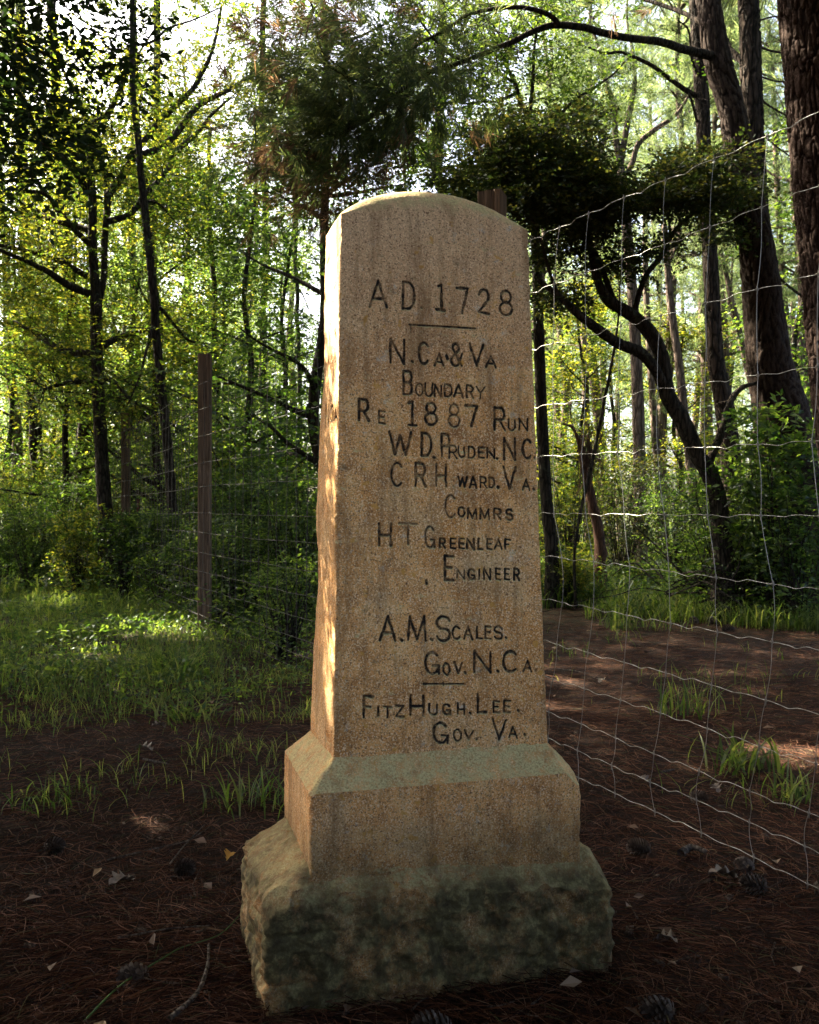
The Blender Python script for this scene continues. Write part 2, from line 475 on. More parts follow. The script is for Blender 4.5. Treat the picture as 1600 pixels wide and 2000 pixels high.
side_segs = []
for ch, x0, x1, y0, y1 in (('N', 636.5, 644, 790, 834), ('.', 647, 647, 826, 827), ('C', 646.5, 652, 792, 824), ('A', 653.5, 658, 802, 820)):
    for pl in GL[ch]:
        q = [(x0 + u * (x1 - x0), y0 + w * (y1 - y0)) for u, w in pl]
        f = [to_side(*p) for p in q]
        for a, b in zip(f[:-1], f[1:]): side_segs.append((a[0], a[1], b[0], b[1], 0.005, 1.0))

def carve(S, Z, segs):
    """S, Z: 2-D grids of face coordinates; returns groove depth profile 0..1"""
    out = np.zeros_like(S)
    zr = Z[:, 0]
    for s0, z0, s1, z1, hw, st in segs:
        m = hw * 1.6
        i0, i1 = np.searchsorted(zr, min(z0, z1) - m), np.searchsorted(zr, max(z0, z1) + m)
        if i1 <= i0: continue
        ss = S[(i0 + i1) // 2]
        j0, j1 = np.searchsorted(ss, min(s0, s1) - m - .003), np.searchsorted(ss, max(s0, s1) + m + .003)
        if j1 <= j0: continue
        a, b = S[i0:i1, j0:j1], Z[i0:i1, j0:j1]
        dx, dz = s1 - s0, z1 - z0; L2 = dx * dx + dz * dz + 1e-12
        t = np.clip(((a - s0) * dx + (b - z0) * dz) / L2, 0, 1)
        d = np.hypot(a - s0 - t * dx, b - z0 - t * dz)
        p = np.clip(1.25 - 1.25 * d / hw, 0, 1) * st
        out[i0:i1, j0:j1] = np.maximum(out[i0:i1, j0:j1], p)
    return out

def ring_param(nf, nl):
    """unit square ring a,b in [-1,1]: front (b=-1), right, back, left"""
    def sp(n): 
        t = np.linspace(-1, 1, n, endpoint=False); return t
    nb = max(24, nf // 6); nr = max(24, nl // 2)
    a = np.concatenate([sp(nf), np.ones(nr), -sp(nb), -np.ones(nl)])
    b = np.concatenate([-np.ones(nf), sp(nr), np.ones(nb), -sp(nl)])
    return a, b

def lofted(name, zs, hws, hds, nf, nl, r, disp, parent, cs=0.0, post=None, cap=None, cut=None):
    a, b = ring_param(nf, nl); n = len(a); m = len(zs)
    X = a[None] * hws[:, None]; Yl = b[None] * hds[:, None]; Z = np.repeat(zs[:, None], n, 1)
    V = np.stack([X, Yl, Z], -1)
    # round the vertical arrises
    rr = r * (0.8 + 0.6 * (0.5 + 0.5 * vnoise(np.stack([a[None] + Z * 0, b[None] + Z * 0, Z * 9], -1).reshape(-1, 3), 1.0, 3).reshape(m, n)))
    cx = np.clip(X, -(hws[:, None] - rr), hws[:, None] - rr); cy_ = np.clip(Yl, -(hds[:, None] - rr), hds[:, None] - rr)
    dx, dy = X - cx, Yl - cy_; L = np.hypot(dx, dy) + 1e-9
    NX, NY = dx / L, dy / L
    V[..., 0] = cx + NX * rr; V[..., 1] = cy_ + NY * rr
    P = V.reshape(-1, 3)
    d = disp(P).reshape(m, n)
    corner = (np.minimum(np.abs(dx), np.abs(dy)) > rr * .05)
    d = d - corner * (.010 * np.clip(fbm(P, 38, 3, 77) - .12, 0, 1)).reshape(m, n)
    g = np.zeros((m, n))
    if cut is not None:
        g[:, :nf] = cut(V[:, :nf, 0], V[:, :nf, 2], 'front')
        nb = max(24, nf // 6); nr = max(24, nl // 2)
        k = nf + nr + nb
        t = V[:, k:, 1][:, ::-1]; z = V[:, k:, 2]
        g[:, k:] = cut(t, z, 'left')[:, ::-1]
        d = d - 0.0062 * g
    V[..., 0] += NX * d; V[..., 1] += NY * d
    W = V.reshape(-1, 3)
    if post is not None: W = post(W)
    idx = np.arange(m * n).reshape(m, n)
    f = np.stack([idx[:-1], np.roll(idx, -1, 1)[:-1], np.roll(idx, -1, 1)[1:], idx[1:]], -1).reshape(-1, 4)
    gv = g.ravel(); tri = None
    if cap is not None:
        # shrinking rings close the top, following the dome height function
        base = W.reshape(m, n, 3)[-1]
        K = cap['rings']; rings = []
        for i in range(1, K + 1):
            q = 1 - (i / K) ** 1.0
            q = max(q, 0.0)
            p = base.copy(); p[:, 0] *= q; p[:, 1] *= q
            p[:, 2] = base[:, 2] + cap['h'](p[:, 0] / hws[-1], p[:, 1] / hds[-1])
            p[:, 2] += 0.0012 * fbm(p, 60, 2, 9)
            rings.append(p)
        C = np.concatenate(rings); off = m * n
        W = np.vstack([W, C]); gv = np.concatenate([gv, np.zeros(len(C))])
        full = np.vstack([idx[-1:], off + np.arange(K * n).reshape(K, n)])
        f2 = np.stack([full[:-1], np.roll(full, -1, 1)[:-1], np.roll(full, -1, 1)[1:], full[1:]], -1).reshape(-1, 4)
        f = np.vstack([f, f2])
    s, t, z = W[:, 0] + cs, W[:, 1], W[:, 2]
    out = np.stack([MC[0] + s * MU[0] + t * MV[0], MC[1] + s * MU[1] + t * MV[1], z], -1)
    org = np.array([MC[0], MC[1], 0.0])
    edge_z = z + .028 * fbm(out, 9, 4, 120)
    al = .70 + .28 * np.clip((.262 - edge_z) / .035, 0, 1)  # film mask, deepened low down in place of shade
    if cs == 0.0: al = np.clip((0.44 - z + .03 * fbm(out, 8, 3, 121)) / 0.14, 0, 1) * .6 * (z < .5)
    return build(name, out - org, [f], MAT_GRANITE, parent, True, {'groove': np.clip(gv * 1.15, 0, 1), 'algae_shade': al})

mon = empty('boundary_monument', (MC[0], MC[1], 0))
tag(mon, 'tall tapering granite boundary stone with carved black lettering and domed top', 'monument')

def shaft_disp(P):
    d = 0.0012 * fbm(P, 90, 3, 1) + 0.0016 * fbm(P, 14, 3, 2)
    lf = np.clip((-P[:, 0] - 0.24) / 0.02, 0, 1)               # the rough left side is less true
    d += lf * 0.009 * vnoise(P * np.array([1, 1, 1.0]), 5.0, 21)
    d += -0.004 * np.clip(fbm(P, 30, 2, 4) - 0.25, 0, 1) * 2
    return d
def shaft_cut(A, Z, side):
    j = np.argsort(A[0])
    return carve(A, Z, segs if side == 'front' else side_segs)
zs = np.linspace(Z0 - 0.004, Z1, 930)
def dome(u, v):
    return 0.105 * np.clip(1 - np.abs(u) ** 2.1, 0, 1) ** 0.72 * np.clip(1 - np.abs(v) ** 2.6, 0, 1) ** 0.5
lofted('shaft', zs, shaft_hw(zs), shaft_hd(zs), 400, 120, 0.005, shaft_disp, mon, cap={'rings': 110, 'h': dome}, cut=shaft_cut)

def plinth_post(W):
    # the broken front right shoulder
    for nvec, c in (((0.62, -0.45, 0.64), 0.62 * .368 + .45 * .223 + .64 * .503 - 0.035), ((0.75, -0.2, 0.62), .75 * .368 + .2 * .223 + .62 * .503 - 0.022)):
        nvec = np.array(nvec) / np.linalg.norm(nvec); cc = c / np.linalg.norm((0.62, -0.45, 0.64) if c > 0 else 1)
        cc = nvec @ np.array([.368, -.223, .503]) - (0.030 if nvec[1] < -.3 else 0.018)
        k = W @ nvec - cc
        k = np.where(k > 0, k + 0.002 * fbm(W, 60, 2, 8), 0)
        W = W - nvec * np.clip(k, 0, None)[:, None]
    k = W @ np.array([-.5, -.5, .7]) - (np.array([-.368, -.223, .503]) @ np.array([-.5, -.5, .7]) - 0.008)
    k = np.where(k > 0, k, 0)
    return W - np.array([-.5, -.5, .7])[None] * k[:, None]
zs = np.concatenate([np.linspace(0.20, 0.497, 90, endpoint=False), np.linspace(0.497, 0.506, 6, endpoint=False), np.linspace(0.506, 0.572, 40), [0.5725]])
hw = np.where(zs <= 0.500, 0.368, 0.368 + (0.296 - 0.368) * (zs - 0.500) / 0.0725)
hd = np.where(zs <= 0.500, 0.223, 0.223 + (0.162 - 0.223) * (zs - 0.500) / 0.0725)
hw[-1] = 0.27; hd[-1] = 0.14
lofted('plinth', zs, hw, hd, 300, 160, 0.006,
       lambda P: 0.0022 * fbm(P, 60, 3, 31) + 0.003 * fbm(P, 12, 3, 32), mon, post=plinth_post)

def base_disp(P):
    z = P[:, 2]
    rough = 0.020 * fbm(P, 6, 5, 41, 0.62) + 0.010 * (1 - np.abs(fbm(P, 13, 4, 42)) * 3)
    F1, F2, idv = worley(P * np.array([9, 9, 13]) + .5 * fbm(P, 12, 2, 43)[:, None], 5)
    rough = rough + .010 * (idv - .5) * np.clip((F2 - F1) / .25, 0, 1)   # spalled facets
    # drill scars, short level ridges near the left end of the rough face
    for zz, w in ((0.175, .008), (0.06, .008)):
        rough += -0.009 * np.exp(-((z - zz + .015 * vnoise(P, 6, 4)) / w) ** 2) * np.clip((-P[:, 0] - .26) / .05, 0, 1)
    return rough
def base_post(W):
    up = np.clip((W[:, 2] - 0.20) / 0.05, 0, 1) * np.clip((0.30 - W[:, 2]) / 0.03, 0, 1)
    W = W.copy()
    W[:, 2] += up * 0.034 * fbm(W * np.array([1, 1, .2]), 7, 4, 44)
    for c, nv, off in (((.4585, -.258, .25), (.8, -.3, .55), .030), ((-.4585, -.258, .25), (-.5, -.6, .6), .022), ((.15, -.258, .25), (.05, -.8, .6), .012)):
        nv = np.array(nv) / np.linalg.norm(nv)
        k = W @ nv - (np.array(c) @ nv - off) + 0.006 * fbm(W, 25, 3, 46)
        W = W - nv * np.clip(k, 0, None)[:, None]
    return W
zs = np.concatenate([np.linspace(-0.12, 0.235, 150, endpoint=False), np.linspace(0.235, 0.322, 60)])
q = np.clip((zs - 0.240) / 0.085, 0, 1)
hw = 0.4585 + (0.332 - 0.4585) * q + (0.24 - zs).clip(0) * 0.03; hd = 0.258 + (0.195 - 0.258) * q + (0.24 - zs).clip(0) * 0.03
lofted('base_block', zs, hw, hd, 330, 190, 0.016, base_disp, mon, cs=-0.022, post=base_post)
# ------------------------------------------------------------------ ground
def ground_h(x, y):
    P = np.stack([x, y, np.zeros_like(x)], -1)
    h = 0.05 * fbm(P, 0.35, 3, 61) + 0.015 * fbm(P, 2.2, 3, 62)
    near = np.clip(1 - np.hypot(x - MC[0], y - MC[1]) / 1.6, 0, 1)
    h = h * (1 - near) - 0.01
    far = np.clip((np.hypot(x, y) - 30) / 60, 0, 1)
    return h + far * 0.5 * fbm(P, 0.05, 2, 63)

def axis(lo, hi, fine_lo, fine_hi, d, n):
    a = np.arange(fine_lo, fine_hi, d)
    l = fine_lo - np.geomspace(d, fine_lo - lo, n)[::-1]; r = fine_hi + np.geomspace(d, hi - fine_hi, n)
    return np.concatenate([l, a, r])
gx = axis(-600, 600, -6, 6, 0.06, 50); gy = axis(-300, 900, 0.5, 13, 0.06, 60)
GX, GY = np.meshgrid(gx, gy)
P = np.stack([GX.ravel(), GY.ravel(), ground_h(GX.ravel(), GY.ravel())], -1)
n, m = len(gy), len(gx)
I = np.arange(n * m).reshape(n, m)
f = np.stack([I[:-1, :-1], I[:-1, 1:], I[1:, 1:], I[1:, :-1]], -1).reshape(-1, 4)

t = NT('forest_floor')
v = t.coord()
n1 = t.noise(v, 0.7, 4, 0.6); n2 = t.noise(v, 7, 5, 0.7); n3 = t.noise(t.coord((60, 9, 30)), 2.0, 3, 0.7)
c = t.ramp(n2, [(0.3, (0.007, 0.004, 0.003)), (0.55, (0.018, 0.009, 0.005)), (0.75, (0.036, 0.018, 0.010))])
c = t.mix(t.rng(n3, 0.5, 0.62, 0, 0.6), c, (0.045, 0.02, 0.011))
sp = t.n('SeparateXYZ'); t.l(v, sp.inputs[0])
gd = t.rng(sp.outputs['Y'], 8.0, 15.0)
c = t.mix(t.math('MULTIPLY', gd, t.rng(n1, 0.4, 0.6, 0.35, 1)), c, t.ramp(n2, [(0.3, (0.022, 0.035, 0.008)), (0.7, (0.06, 0.085, 0.02))]))
t.principled(c, 0.95, t.bump(n2, 0.8, 0.03), 0.15)
tag(build('ground', P, [f], t.m), 'brown forest floor of fallen pine needles and bare soil', None, None, 'structure')

def in_view(x, y, pad=0.12):
    return np.abs(x) < (0.4408 + pad) * y + 0.25

# ------------------------------------------------------------------ pine needle litter
def needle_mesh(n, sampler, Lr, wid, mat, name, label):
    x, y = sampler(n); n = len(x)
    z = ground_h(x, y)
    L = rng.uniform(*Lr, n); a = rng.uniform(0, 2 * math.pi, n)
    # most needles lie matted in gentle swirls
    a = np.where(rng.random(n) < .55, 2.2 * vnoise(np.stack([x, y, 0 * x], -1), .9, 70) + rng.normal(0, .5, n), a)
    bend = rng.normal(0, .35, n); tilt = rng.normal(0, .10, n)
    lift = rng.random(n) ** 2 * 0.028 + 0.002
    K = 4; tt = np.linspace(-.5, .5, K)
    ang = a[:, None] + bend[:, None] * tt[None] * 2
    dx = np.cos(ang) * L[:, None] / K; dy = np.sin(ang) * L[:, None] / K
    X = x[:, None] + np.cumsum(dx, 1); Y = y[:, None] + np.cumsum(dy, 1)
    Z = (z + lift)[:, None] + tilt[:, None] * tt[None] * L[:, None] - (tt[None] ** 2) * 0.03 * rng.random(n)[:, None]
    Z = np.maximum(Z, ground_h(X.ravel(), Y.ravel()).reshape(X.shape) + 0.001)
    w = wid * rng.uniform(.7, 1.3, n)[:, None] * np.array([.9, 1, .9, .3])[None]
    px_, py_ = -np.sin(ang), np.cos(ang)
    A = np.stack([X + px_ * w, Y + py_ * w, Z], -1); B = np.stack([X - px_ * w, Y - py_ * w, Z], -1)
    C = np.stack([X, Y, Z + w * 1.5], -1)
    V = np.stack([A, C, B], 2)          # n,K,3,3
    base = (np.arange(n) * K * 3)[:, None, None]
    k = np.arange(K - 1)[None, :, None] * 3
    q = np.array([[0, 1, 4, 3], [1, 2, 5, 4]])
    f = (base[..., None] + k[..., None] + q[None, None]).reshape(-1, 4)
    return build(name, V.reshape(-1, 3), [f], mat, None, True)

t = NT('pine_needle_litter')
g = t.n('NewGeometry')
c = t.ramp(g.outputs['Random Per Island'], [(0, (0.008, 0.004, 0.003)), (0.35, (0.034, 0.012, 0.006)), (0.75, (0.085, 0.032, 0.014)), (0.93, (0.16, 0.085, 0.05)), (1, (0.05, 0.055, 0.02))])
MAT_LITTER = t.principled(c, 0.75, None, 0.12)

def smp_near(n):
    # denser towards the camera, as seen
    y = 1.7 + (rng.random(n) ** 1.4) * 10.5
    x = rng.uniform(-1, 1, n) * (0.50 * y + 0.3)
    green = (x < -0.9 - 0.0 * y) & (y > 6.5 + 1.2 * rng.random(n))
    P = np.stack([x, y, 0 * x], -1)
    keep = ~green | (rng.random(n) < .3)
    s = (x - MC[0]) * MU[0] + (y - MC[1]) * MU[1]; q = (x - MC[0]) * MV[0] + (y - MC[1]) * MV[1]
    keep &= ~((np.abs(s + .02) < .41) & (np.abs(q) < .21))
    return x[keep], y[keep]
o = needle_mesh(100000, smp_near, (0.07, 0.17), 0.0011, MAT_LITTER, 'pine_needle_litter', '')
tag(o, 'long rust brown pine needles matted over the ground around the stone', None, None, 'stuff')

# ------------------------------------------------------------------ grass
def grass_mesh(name, x, y, hr, mat, wid=0.003, lean=0.5, zoff=0.0):
    n = len(x); z = ground_h(x, y) + zoff
    H = rng.uniform(*hr, n); a = rng.uniform(0, 2 * math.pi, n); ln = np.abs(rng.normal(lean, lean * .5, n))
    K = 5; tt = np.linspace(0, 1, K)
    r = H[:, None] * ln[:, None] * tt[None] ** 1.8
    X = x[:, None] + np.cos(a)[:, None] * r; Y = y[:, None] + np.sin(a)[:, None] * r
    Z = z[:, None] + H[:, None] * (tt[None] - 0.35 * np.clip(ln, 0, 1.4)[:, None] * tt[None] ** 2.5)
    w = wid * rng.uniform(.6, 1.4, n)[:, None] * np.array([.8, 1, .9, .6, .05])[None]
    b = a + math.pi / 2 + rng.normal(0, .4, n)
    ox, oy = np.cos(b)[:, None] * w, np.sin(b)[:, None] * w
    V = np.stack([np.stack([X + ox, Y + oy, Z], -1), np.stack([X - ox, Y - oy, Z], -1)], 2)
    base = (np.arange(n) * K * 2)[:, None, None]; k = np.arange(K - 1)[None, :, None] * 2
    f = (base + k + np.array([0, 1, 3, 2])[None, None]).reshape(-1, 4)
    return build(name, V.reshape(-1, 3), [f], mat, None, True)

MAT_GRASS = mat_leaf('grass_blade', [(0.018, 0.032, 0.007), (0.035, 0.06, 0.012), (0.09, 0.10, 0.025)],
                     [(0.05, 0.10, 0.01), (0.14, 0.24, 0.02), (0.40, 0.44, 0.07)], 0.05, 0.5)

def clustered(n, xr, yr, scale=1.6, thr=-0.1, seed=80):
    y = rng.uniform(*yr, n); x = rng.uniform(*xr, n)
    P = np.stack([x, y, 0 * x], -1)
    k = (fbm(P, scale, 3, seed) + rng.normal(0, .12, n) > thr) & in_view(x, y, .06)
    return x[k], y[k]
x, y = clustered(64000, (-8, -0.6), (5.2, 15), 1.1, -0.12)
k = x < -0.16 * y - 0.05 * (15 - y) + rng.normal(0, .3, len(x)); k &= rng.random(len(x)) < np.clip((y - 5.0) / 1.8, .05, 1); x, y = x[k], y[k]
tag(grass_mesh('meadow_grass', x, y, (.06, .22), MAT_GRASS, .0032, .7), 'long green grass growing in the clearing beside the wire fence', None, None, 'stuff')
x, y = clustered(52000, (-16, 11), (13, 34), .7, -0.3)
tag(grass_mesh('woodland_grass', x, y, (.12, .42), MAT_GRASS, .009, .6), 'tall sunlit grass between the distant trunks', None, None, 'stuff')
x, y = clustered(20000, (-3.4, 0.2), (3.1, 8.0), 2.4, .06, 83)
k = rng.random(len(x)) < np.clip((y - 3.1) / 3.2, .04, 1); x, y = x[k], y[k]
tag(grass_mesh('sparse_grass', x, y, (.04, .15), MAT_GRASS, .002, .8), 'thin scattered grass shoots coming up through the needles', None, None, 'stuff')
x, y = clustered(2200, (.9, 3.5), (3.6, 9.5), 1.5, .3, 87)
tag(grass_mesh('fence_side_grass', x, y, (.05, .18), MAT_GRASS, .0024, .8), 'scattered green grass blades on needles beyond the wire fence', None, None, 'stuff')

def tuft(px, py, n, h, label, lean=.7, w=.004, spread=.10):
    Y = 1.2 * F_PX / (py - 1000); X = (px - 800) / F_PX * Y
    x = X + rng.normal(0, spread, n); y = Y + rng.normal(0, spread, n)
    o = grass_mesh('grass_tuft', x, y, h, MAT_GRASS, w, lean)
    tag(o, label, 'grass tuft', 'grass tufts in the needle litter')
tuft(345, 1330, 130, (.16, .38), 'broad bladed grass tuft in front of the tall left fence post', .9, .006)
tuft(365, 1405, 70, (.1, .25), 'low drooping grass tuft on needles nearest the lone fence post', 1.1, .005)
tuft(500, 1560, 70, (.08, .22), 'grass tuft at the left rear corner of the stone base', .8, .0035, .09)
tuft(1340, 1390, 60, (.12, .3), 'bright grass tuft on dark litter behind the mid height fence wires', .6, .004)
tuft(1450, 1500, 60, (.1, .26), 'sunlit wide bladed grass tuft close behind the wire fence', .9, .006, .07)
tuft(1545, 1560, 50, (.08, .2), 'small sunlit grass tuft at the frame edge behind the fence', .8, .004, .06)
tuft(95, 1560, 90, (.05, .16), 'low dark grass tuft spreading over the shaded litter', 1.0, .003, .09)
tuft(210, 1185, 120, (.2, .4), 'tall arching grass tuft in the shaded meadow edge', .8, .006, .2)
# ------------------------------------------------------------------ woven wire deer fence
t = NT('galvanised_wire')
nz = t.noise(t.coord(), 40, 3)
MAT_WIRE = t.principled(t.ramp(nz, [(0.35, (0.15, 0.14, 0.12)), (0.65, (0.34, 0.34, 0.32))]), 0.42, None, 0.5, 0.75)
t = NT('dull_stay_wire')
MAT_STAY = t.principled((0.22, 0.21, 0.19), 0.45, None, 0.5, 0.7)
t = NT('dark_old_wire')
MAT_WIRE2 = t.principled((0.05, 0.046, 0.04), 0.55, None, 0.4, 0.6)
t = NT('weathered_post_timber')
v = t.coord((38, 38, 1.4))
w1 = t.noise(v, 1.4, 5, 0.7, 0.8); w2 = t.noise(t.coord((90, 90, 3)), 1.5, 2, 0.6)
c = t.ramp(w1, [(0.28, (0.03, 0.02, 0.012)), (0.5, (0.12, 0.076, 0.046)), (0.72, (0.24, 0.16, 0.10))])
c = t.mix(t.rng(w2, 0.60, 0.68, 0, .8), c, (0.02, 0.013, 0.009))
MAT_POST = t.principled(c, 0.9, t.bump(t.math('ADD', w1, w2), 0.8, 0.006), 0.25)

CORNER = np.array([0.40, 4.48]); DIRR = np.array([0.865, -1.61]); LR = np.linalg.norm(DIRR); DIRR = DIRR / LR
ZL = [2.431, 2.19, 1.933, 1.672, 1.4475, 1.193, 1.007, .815, .632, .476, .324, .2075, .10]
ZR = [2.435, 2.205, 1.936, 1.65, 1.419, 1.187, .959, .77, .575, .42, .256, .149, .04]
STAYS = [a * LR for a in (-.085, .03, .15, .2656, .380, .5014, .623, .7465, .8755, .995, 1.115, 1.235, 1.36)]
ROWOFF = [.03, .012, 0, -.005, -.012, .01, .05, .05, .024, 0, -.035, -.045, -.03]

def wire_z(r, s):
    t_ = (s / LR - .2) / .795
    return ZL[r] + (ZR[r] - ZL[r]) * t_
def fence_pt(r, s, jit=0.0):
    z = wire_z(r, s)
    w = 0.006 * math.sin(s * 5.1 + r * 1.7) + 0.003 * math.sin(s * 17 + r)
    p = CORNER + DIRR * s + np.array([-DIRR[1], DIRR[0]]) * w
    return np.array([p[0], p[1], z])

fr = empty('woven_wire_fence', (CORNER[0], CORNER[1], 0))
tag(fr, 'bright galvanised deer fence netting running from behind the stone past its right side', 'fence')
org = np.array([CORNER[0], CORNER[1], 0])
for r in range(13):
    rad = 0.0015 if r == 0 else 0.0012
    pts = []; hb = MB()
    ss = STAYS
    for i in range(len(ss) - 1):
        a, b = ss[i] + ROWOFF[r], ss[i + 1] + ROWOFF[r]
        pa, pb = fence_pt(r, a), fence_pt(r, b)
        # crimps: the line wire dips at its knots and humps between them
        for u, dz in ((0, 0.0), (.1, .001), (.3, -.003 + random.uniform(-.003, .002)), (.42, -.006 + random.uniform(-.003, .003)), (.58, .003 + random.uniform(-.003, .003)), (.75, .003), (.9, .001)):
            p = pa * (1 - u) + pb * u; p[2] += dz; pts.append(p)
    pts.append(fence_pt(r, ss[-1] + ROWOFF[r]))
    hb.tube(spline(pts, 3) - org, rad, 6)
    hb.make('line_wire', MAT_WIRE, fr)
for i, s in enumerate(STAYS):
    ks = [fence_pt(r, s + ROWOFF[r] + random.uniform(-.006, .006)) for r in range(13)]
    pp = []
    for r in range(12):
        a, b = ks[r], ks[r + 1]
        bow = random.uniform(-.009, .009)
        pp += [a * (1 - u) + b * u + np.array([DIRR[0], DIRR[1], 0]) * bow * math.sin(math.pi * u) for u in np.linspace(0, 1, 6, endpoint=False)]
    pp.append(ks[-1])
    sb = MB(); sb.tube(np.array(pp) - org, 0.0011, 5)
    kb = sb
    for r in range(13):
        k = ks[r]
        d = np.array([DIRR[0], DIRR[1], 0])
        for q in (-1, 1):
            a = [k + d * .005 * q * math.cos(u) + np.array([-d[1], d[0], 0]) * .0042 * math.sin(u) + np.array([0, 0, .0035 * (u / 3 - 1)]) for u in np.linspace(0, 6.3, 9)]
            kb.tube(np.array(a) - org, 0.0011, 4)
        kb.tube(np.array([k + [0, 0, .012], k + [0.001, 0, 0], k - [0, 0, .016]]) - org, 0.0019, 5)
    sb.make('stay_wire', MAT_STAY, fr)

# the left run of the same fence, with its square timber posts
POSTS = [(0.40, 4.48, 2.735), (-2.0, 9.07, 2.735), (-4.41, 14.46, 2.74), (-6.82, 19.8, 2.74), (-9.25, 25.2, 2.74), (-11.65, 30.6, 2.75)]
fl = empty('post_and_wire_fence', (POSTS[1][0], POSTS[1][1], 0))
tag(fl, 'deer fence on square timber posts marching away into the woods left of the stone', 'fence')
lorg = np.array([POSTS[1][0], POSTS[1][1], 0])
POSTLAB = ['square timber corner post rising behind the stone', 'nearest full timber post standing clear left of the stone', 'second timber post in the leafy undergrowth',
           'third timber post in front of a dark trunk', 'fourth small timber post deep in shade', 'farthest timber post in the left run']
def make_post(x, y, h, w, rz, lab, top_cut=0.0):
    nz_ = 60; zs = np.concatenate([[-.25], np.linspace(0, h, nz_)])
    a, b = ring_param(30, 16); n = len(a)
    X = a[None] * w / 2 + zs[:, None] * 0; Y = b[None] * w / 2 + zs[:, None] * 0
    Z = np.repeat(zs[:, None], n, 1)
    P = np.stack([X, Y, Z], -1).reshape(-1, 3)
    cl = np.clip(P[:, :2], -w / 2 + .006, w / 2 - .006); d = P[:, :2] - cl; L = np.linalg.norm(d, axis=1, keepdims=True) + 1e-9
    P[:, :2] = cl + d / L * .006
    P[:, :2] += (d / L) * (0.0022 * fbm(P * np.array([60, 60, 1.0]), 1, 2, 91))[:, None]
    lead = np.array([.006 * math.sin(x * 9), .004])
    P[:, :2] += (P[:, 2:3] / h) * lead
    chk = np.exp(-((P[:, 0] - .012 - .01 * np.sin(P[:, 2] * 3)) / .002) ** 2) * (P[:, 1] < 0)
    P[:, 1] += chk * .006
    idx = np.arange(len(zs) * n).reshape(-1, n)
    f = np.stack([idx[:-1], np.roll(idx, -1, 1)[:-1], np.roll(idx, -1, 1)[1:], idx[1:]], -1).reshape(-1, 4)
    c, s = math.cos(rz), math.sin(rz)
    P = np.vstack([P, [[lead[0], lead[1], h]]])
    tri = np.stack([idx[-1], np.roll(idx[-1], -1), np.full(n, len(P) - 1)], -1)
    Q = P.copy(); Q[:, 0] = P[:, 0] * c - P[:, 1] * s + x; Q[:, 1] = P[:, 0] * s + P[:, 1] * c + y
    o = build('post', Q - lorg, [f, tri], MAT_POST, fl, False)
    o['label'] = lab
for i, (x, y, h) in enumerate(POSTS):
    make_post(x, y, h, .115 if i == 0 else .122, R(-22) if i == 0 else R(5), POSTLAB[i])
lw, st = MB(), MB()
for i in range(len(POSTS) - 1):
    A, B = np.array(POSTS[i][:2]), np.array(POSTS[i + 1][:2]); d = B - A; L = np.linalg.norm(d); nrm = np.array([d[1], -d[0]]) / L * .066
    A, B = A - nrm, B - nrm
    far = i >= 2
    for r in range(13):
        N = 14
        pts = []
        for k in range(N + 1):
            u = k / N; p = A + (B - A) * u
            pts.append([p[0], p[1], ZL[r] - .02 * math.sin(math.pi * u) + random.uniform(-.008, .008)])
        lw.tube(np.array(pts) - lorg, .0019 if i < 1 else .0028, 4)
    ns = int(L / .2)
    for k in range(1, ns):
        u = k / ns; p = A + (B - A) * u
        q = [[p[0] + random.uniform(-.012, .012), p[1] + random.uniform(-.012, .012), z] for z in (2.43, 1.9, 1.4, .9, .45, .08)]
        st.tube(np.array(q) - lorg, .0018 if i < 1 else .0024, 4)
        if i < 2:
            for r in range(13):
                st.tube(np.array([[p[0], p[1], ZL[r] + .016], [p[0], p[1], ZL[r] - .016]]) - lorg, .0034, 4)
lw.make('line_wires', MAT_WIRE2, fl)
st.make('stay_wires', MAT_WIRE2, fl)

# rusty steel stakes of an older fence line
t = NT('rusty_steel'); MAT_RUST = t.principled(t.ramp(t.noise(t.coord(), 30, 3), [(.3, (.06, .02, .012)), (.7, (.17, .05, .025))]), .8)
for px, y0, y1, Y, lab in ((22, 950, 1052, 24, 'thin rusty steel stake at the far left edge of the clearing'), (270, 975, 1045, 15.5, 'short red brown stake between the second post and the pale trunk')):
    b = pix(px, y1, Y); tp = pix(px, y0, Y)
    zb = -.1
    m = MB()
    for q in (0, math.pi / 2):
        M = np.array([[math.cos(q), -math.sin(q), 0], [math.sin(q), math.cos(q), 0], [0, 0, 1]])
        m.box((0, 0, (tp[2] - zb) / 2 + zb), (.045, .006 if q else .0065, tp[2] - zb), M)
    o = m.make('steel_stake', MAT_RUST, None, False); o.location = (b[0], Y, 0)
    tag(o, lab, 'stake', 'rusty stakes near the fence')
# ------------------------------------------------------------------ foliage makers
def leaves(C, D, N, size, fold=0.35, asp=0.5, jit=.25):
    """C centres, D leaf directions, N leaf normals -> folded four-cornered leaves"""
    n = len(C)
    D = D / (np.linalg.norm(D, axis=1, keepdims=True) + 1e-9)
    S = np.cross(N, D); S /= np.linalg.norm(S, axis=1, keepdims=True) + 1e-9
    U = np.cross(D, S)
    L = (size * rng.uniform(1 - jit * 1.6, 1 + jit * 1.6, n))[:, None]
    a = C - D * L * .5; b = C + D * L * .5
    w = L * asp * .5
    m1 = C - D * L * .05 + S * w + U * w * fold; m2 = C - D * L * .05 - S * w + U * w * fold
    V = np.stack([a, m1, b, m2], 1).reshape(-1, 3)
    i = np.arange(n)[:, None] * 4
    return V, np.vstack([i + np.array([[0, 1, 2]]), i + np.array([[0, 2, 3]])])

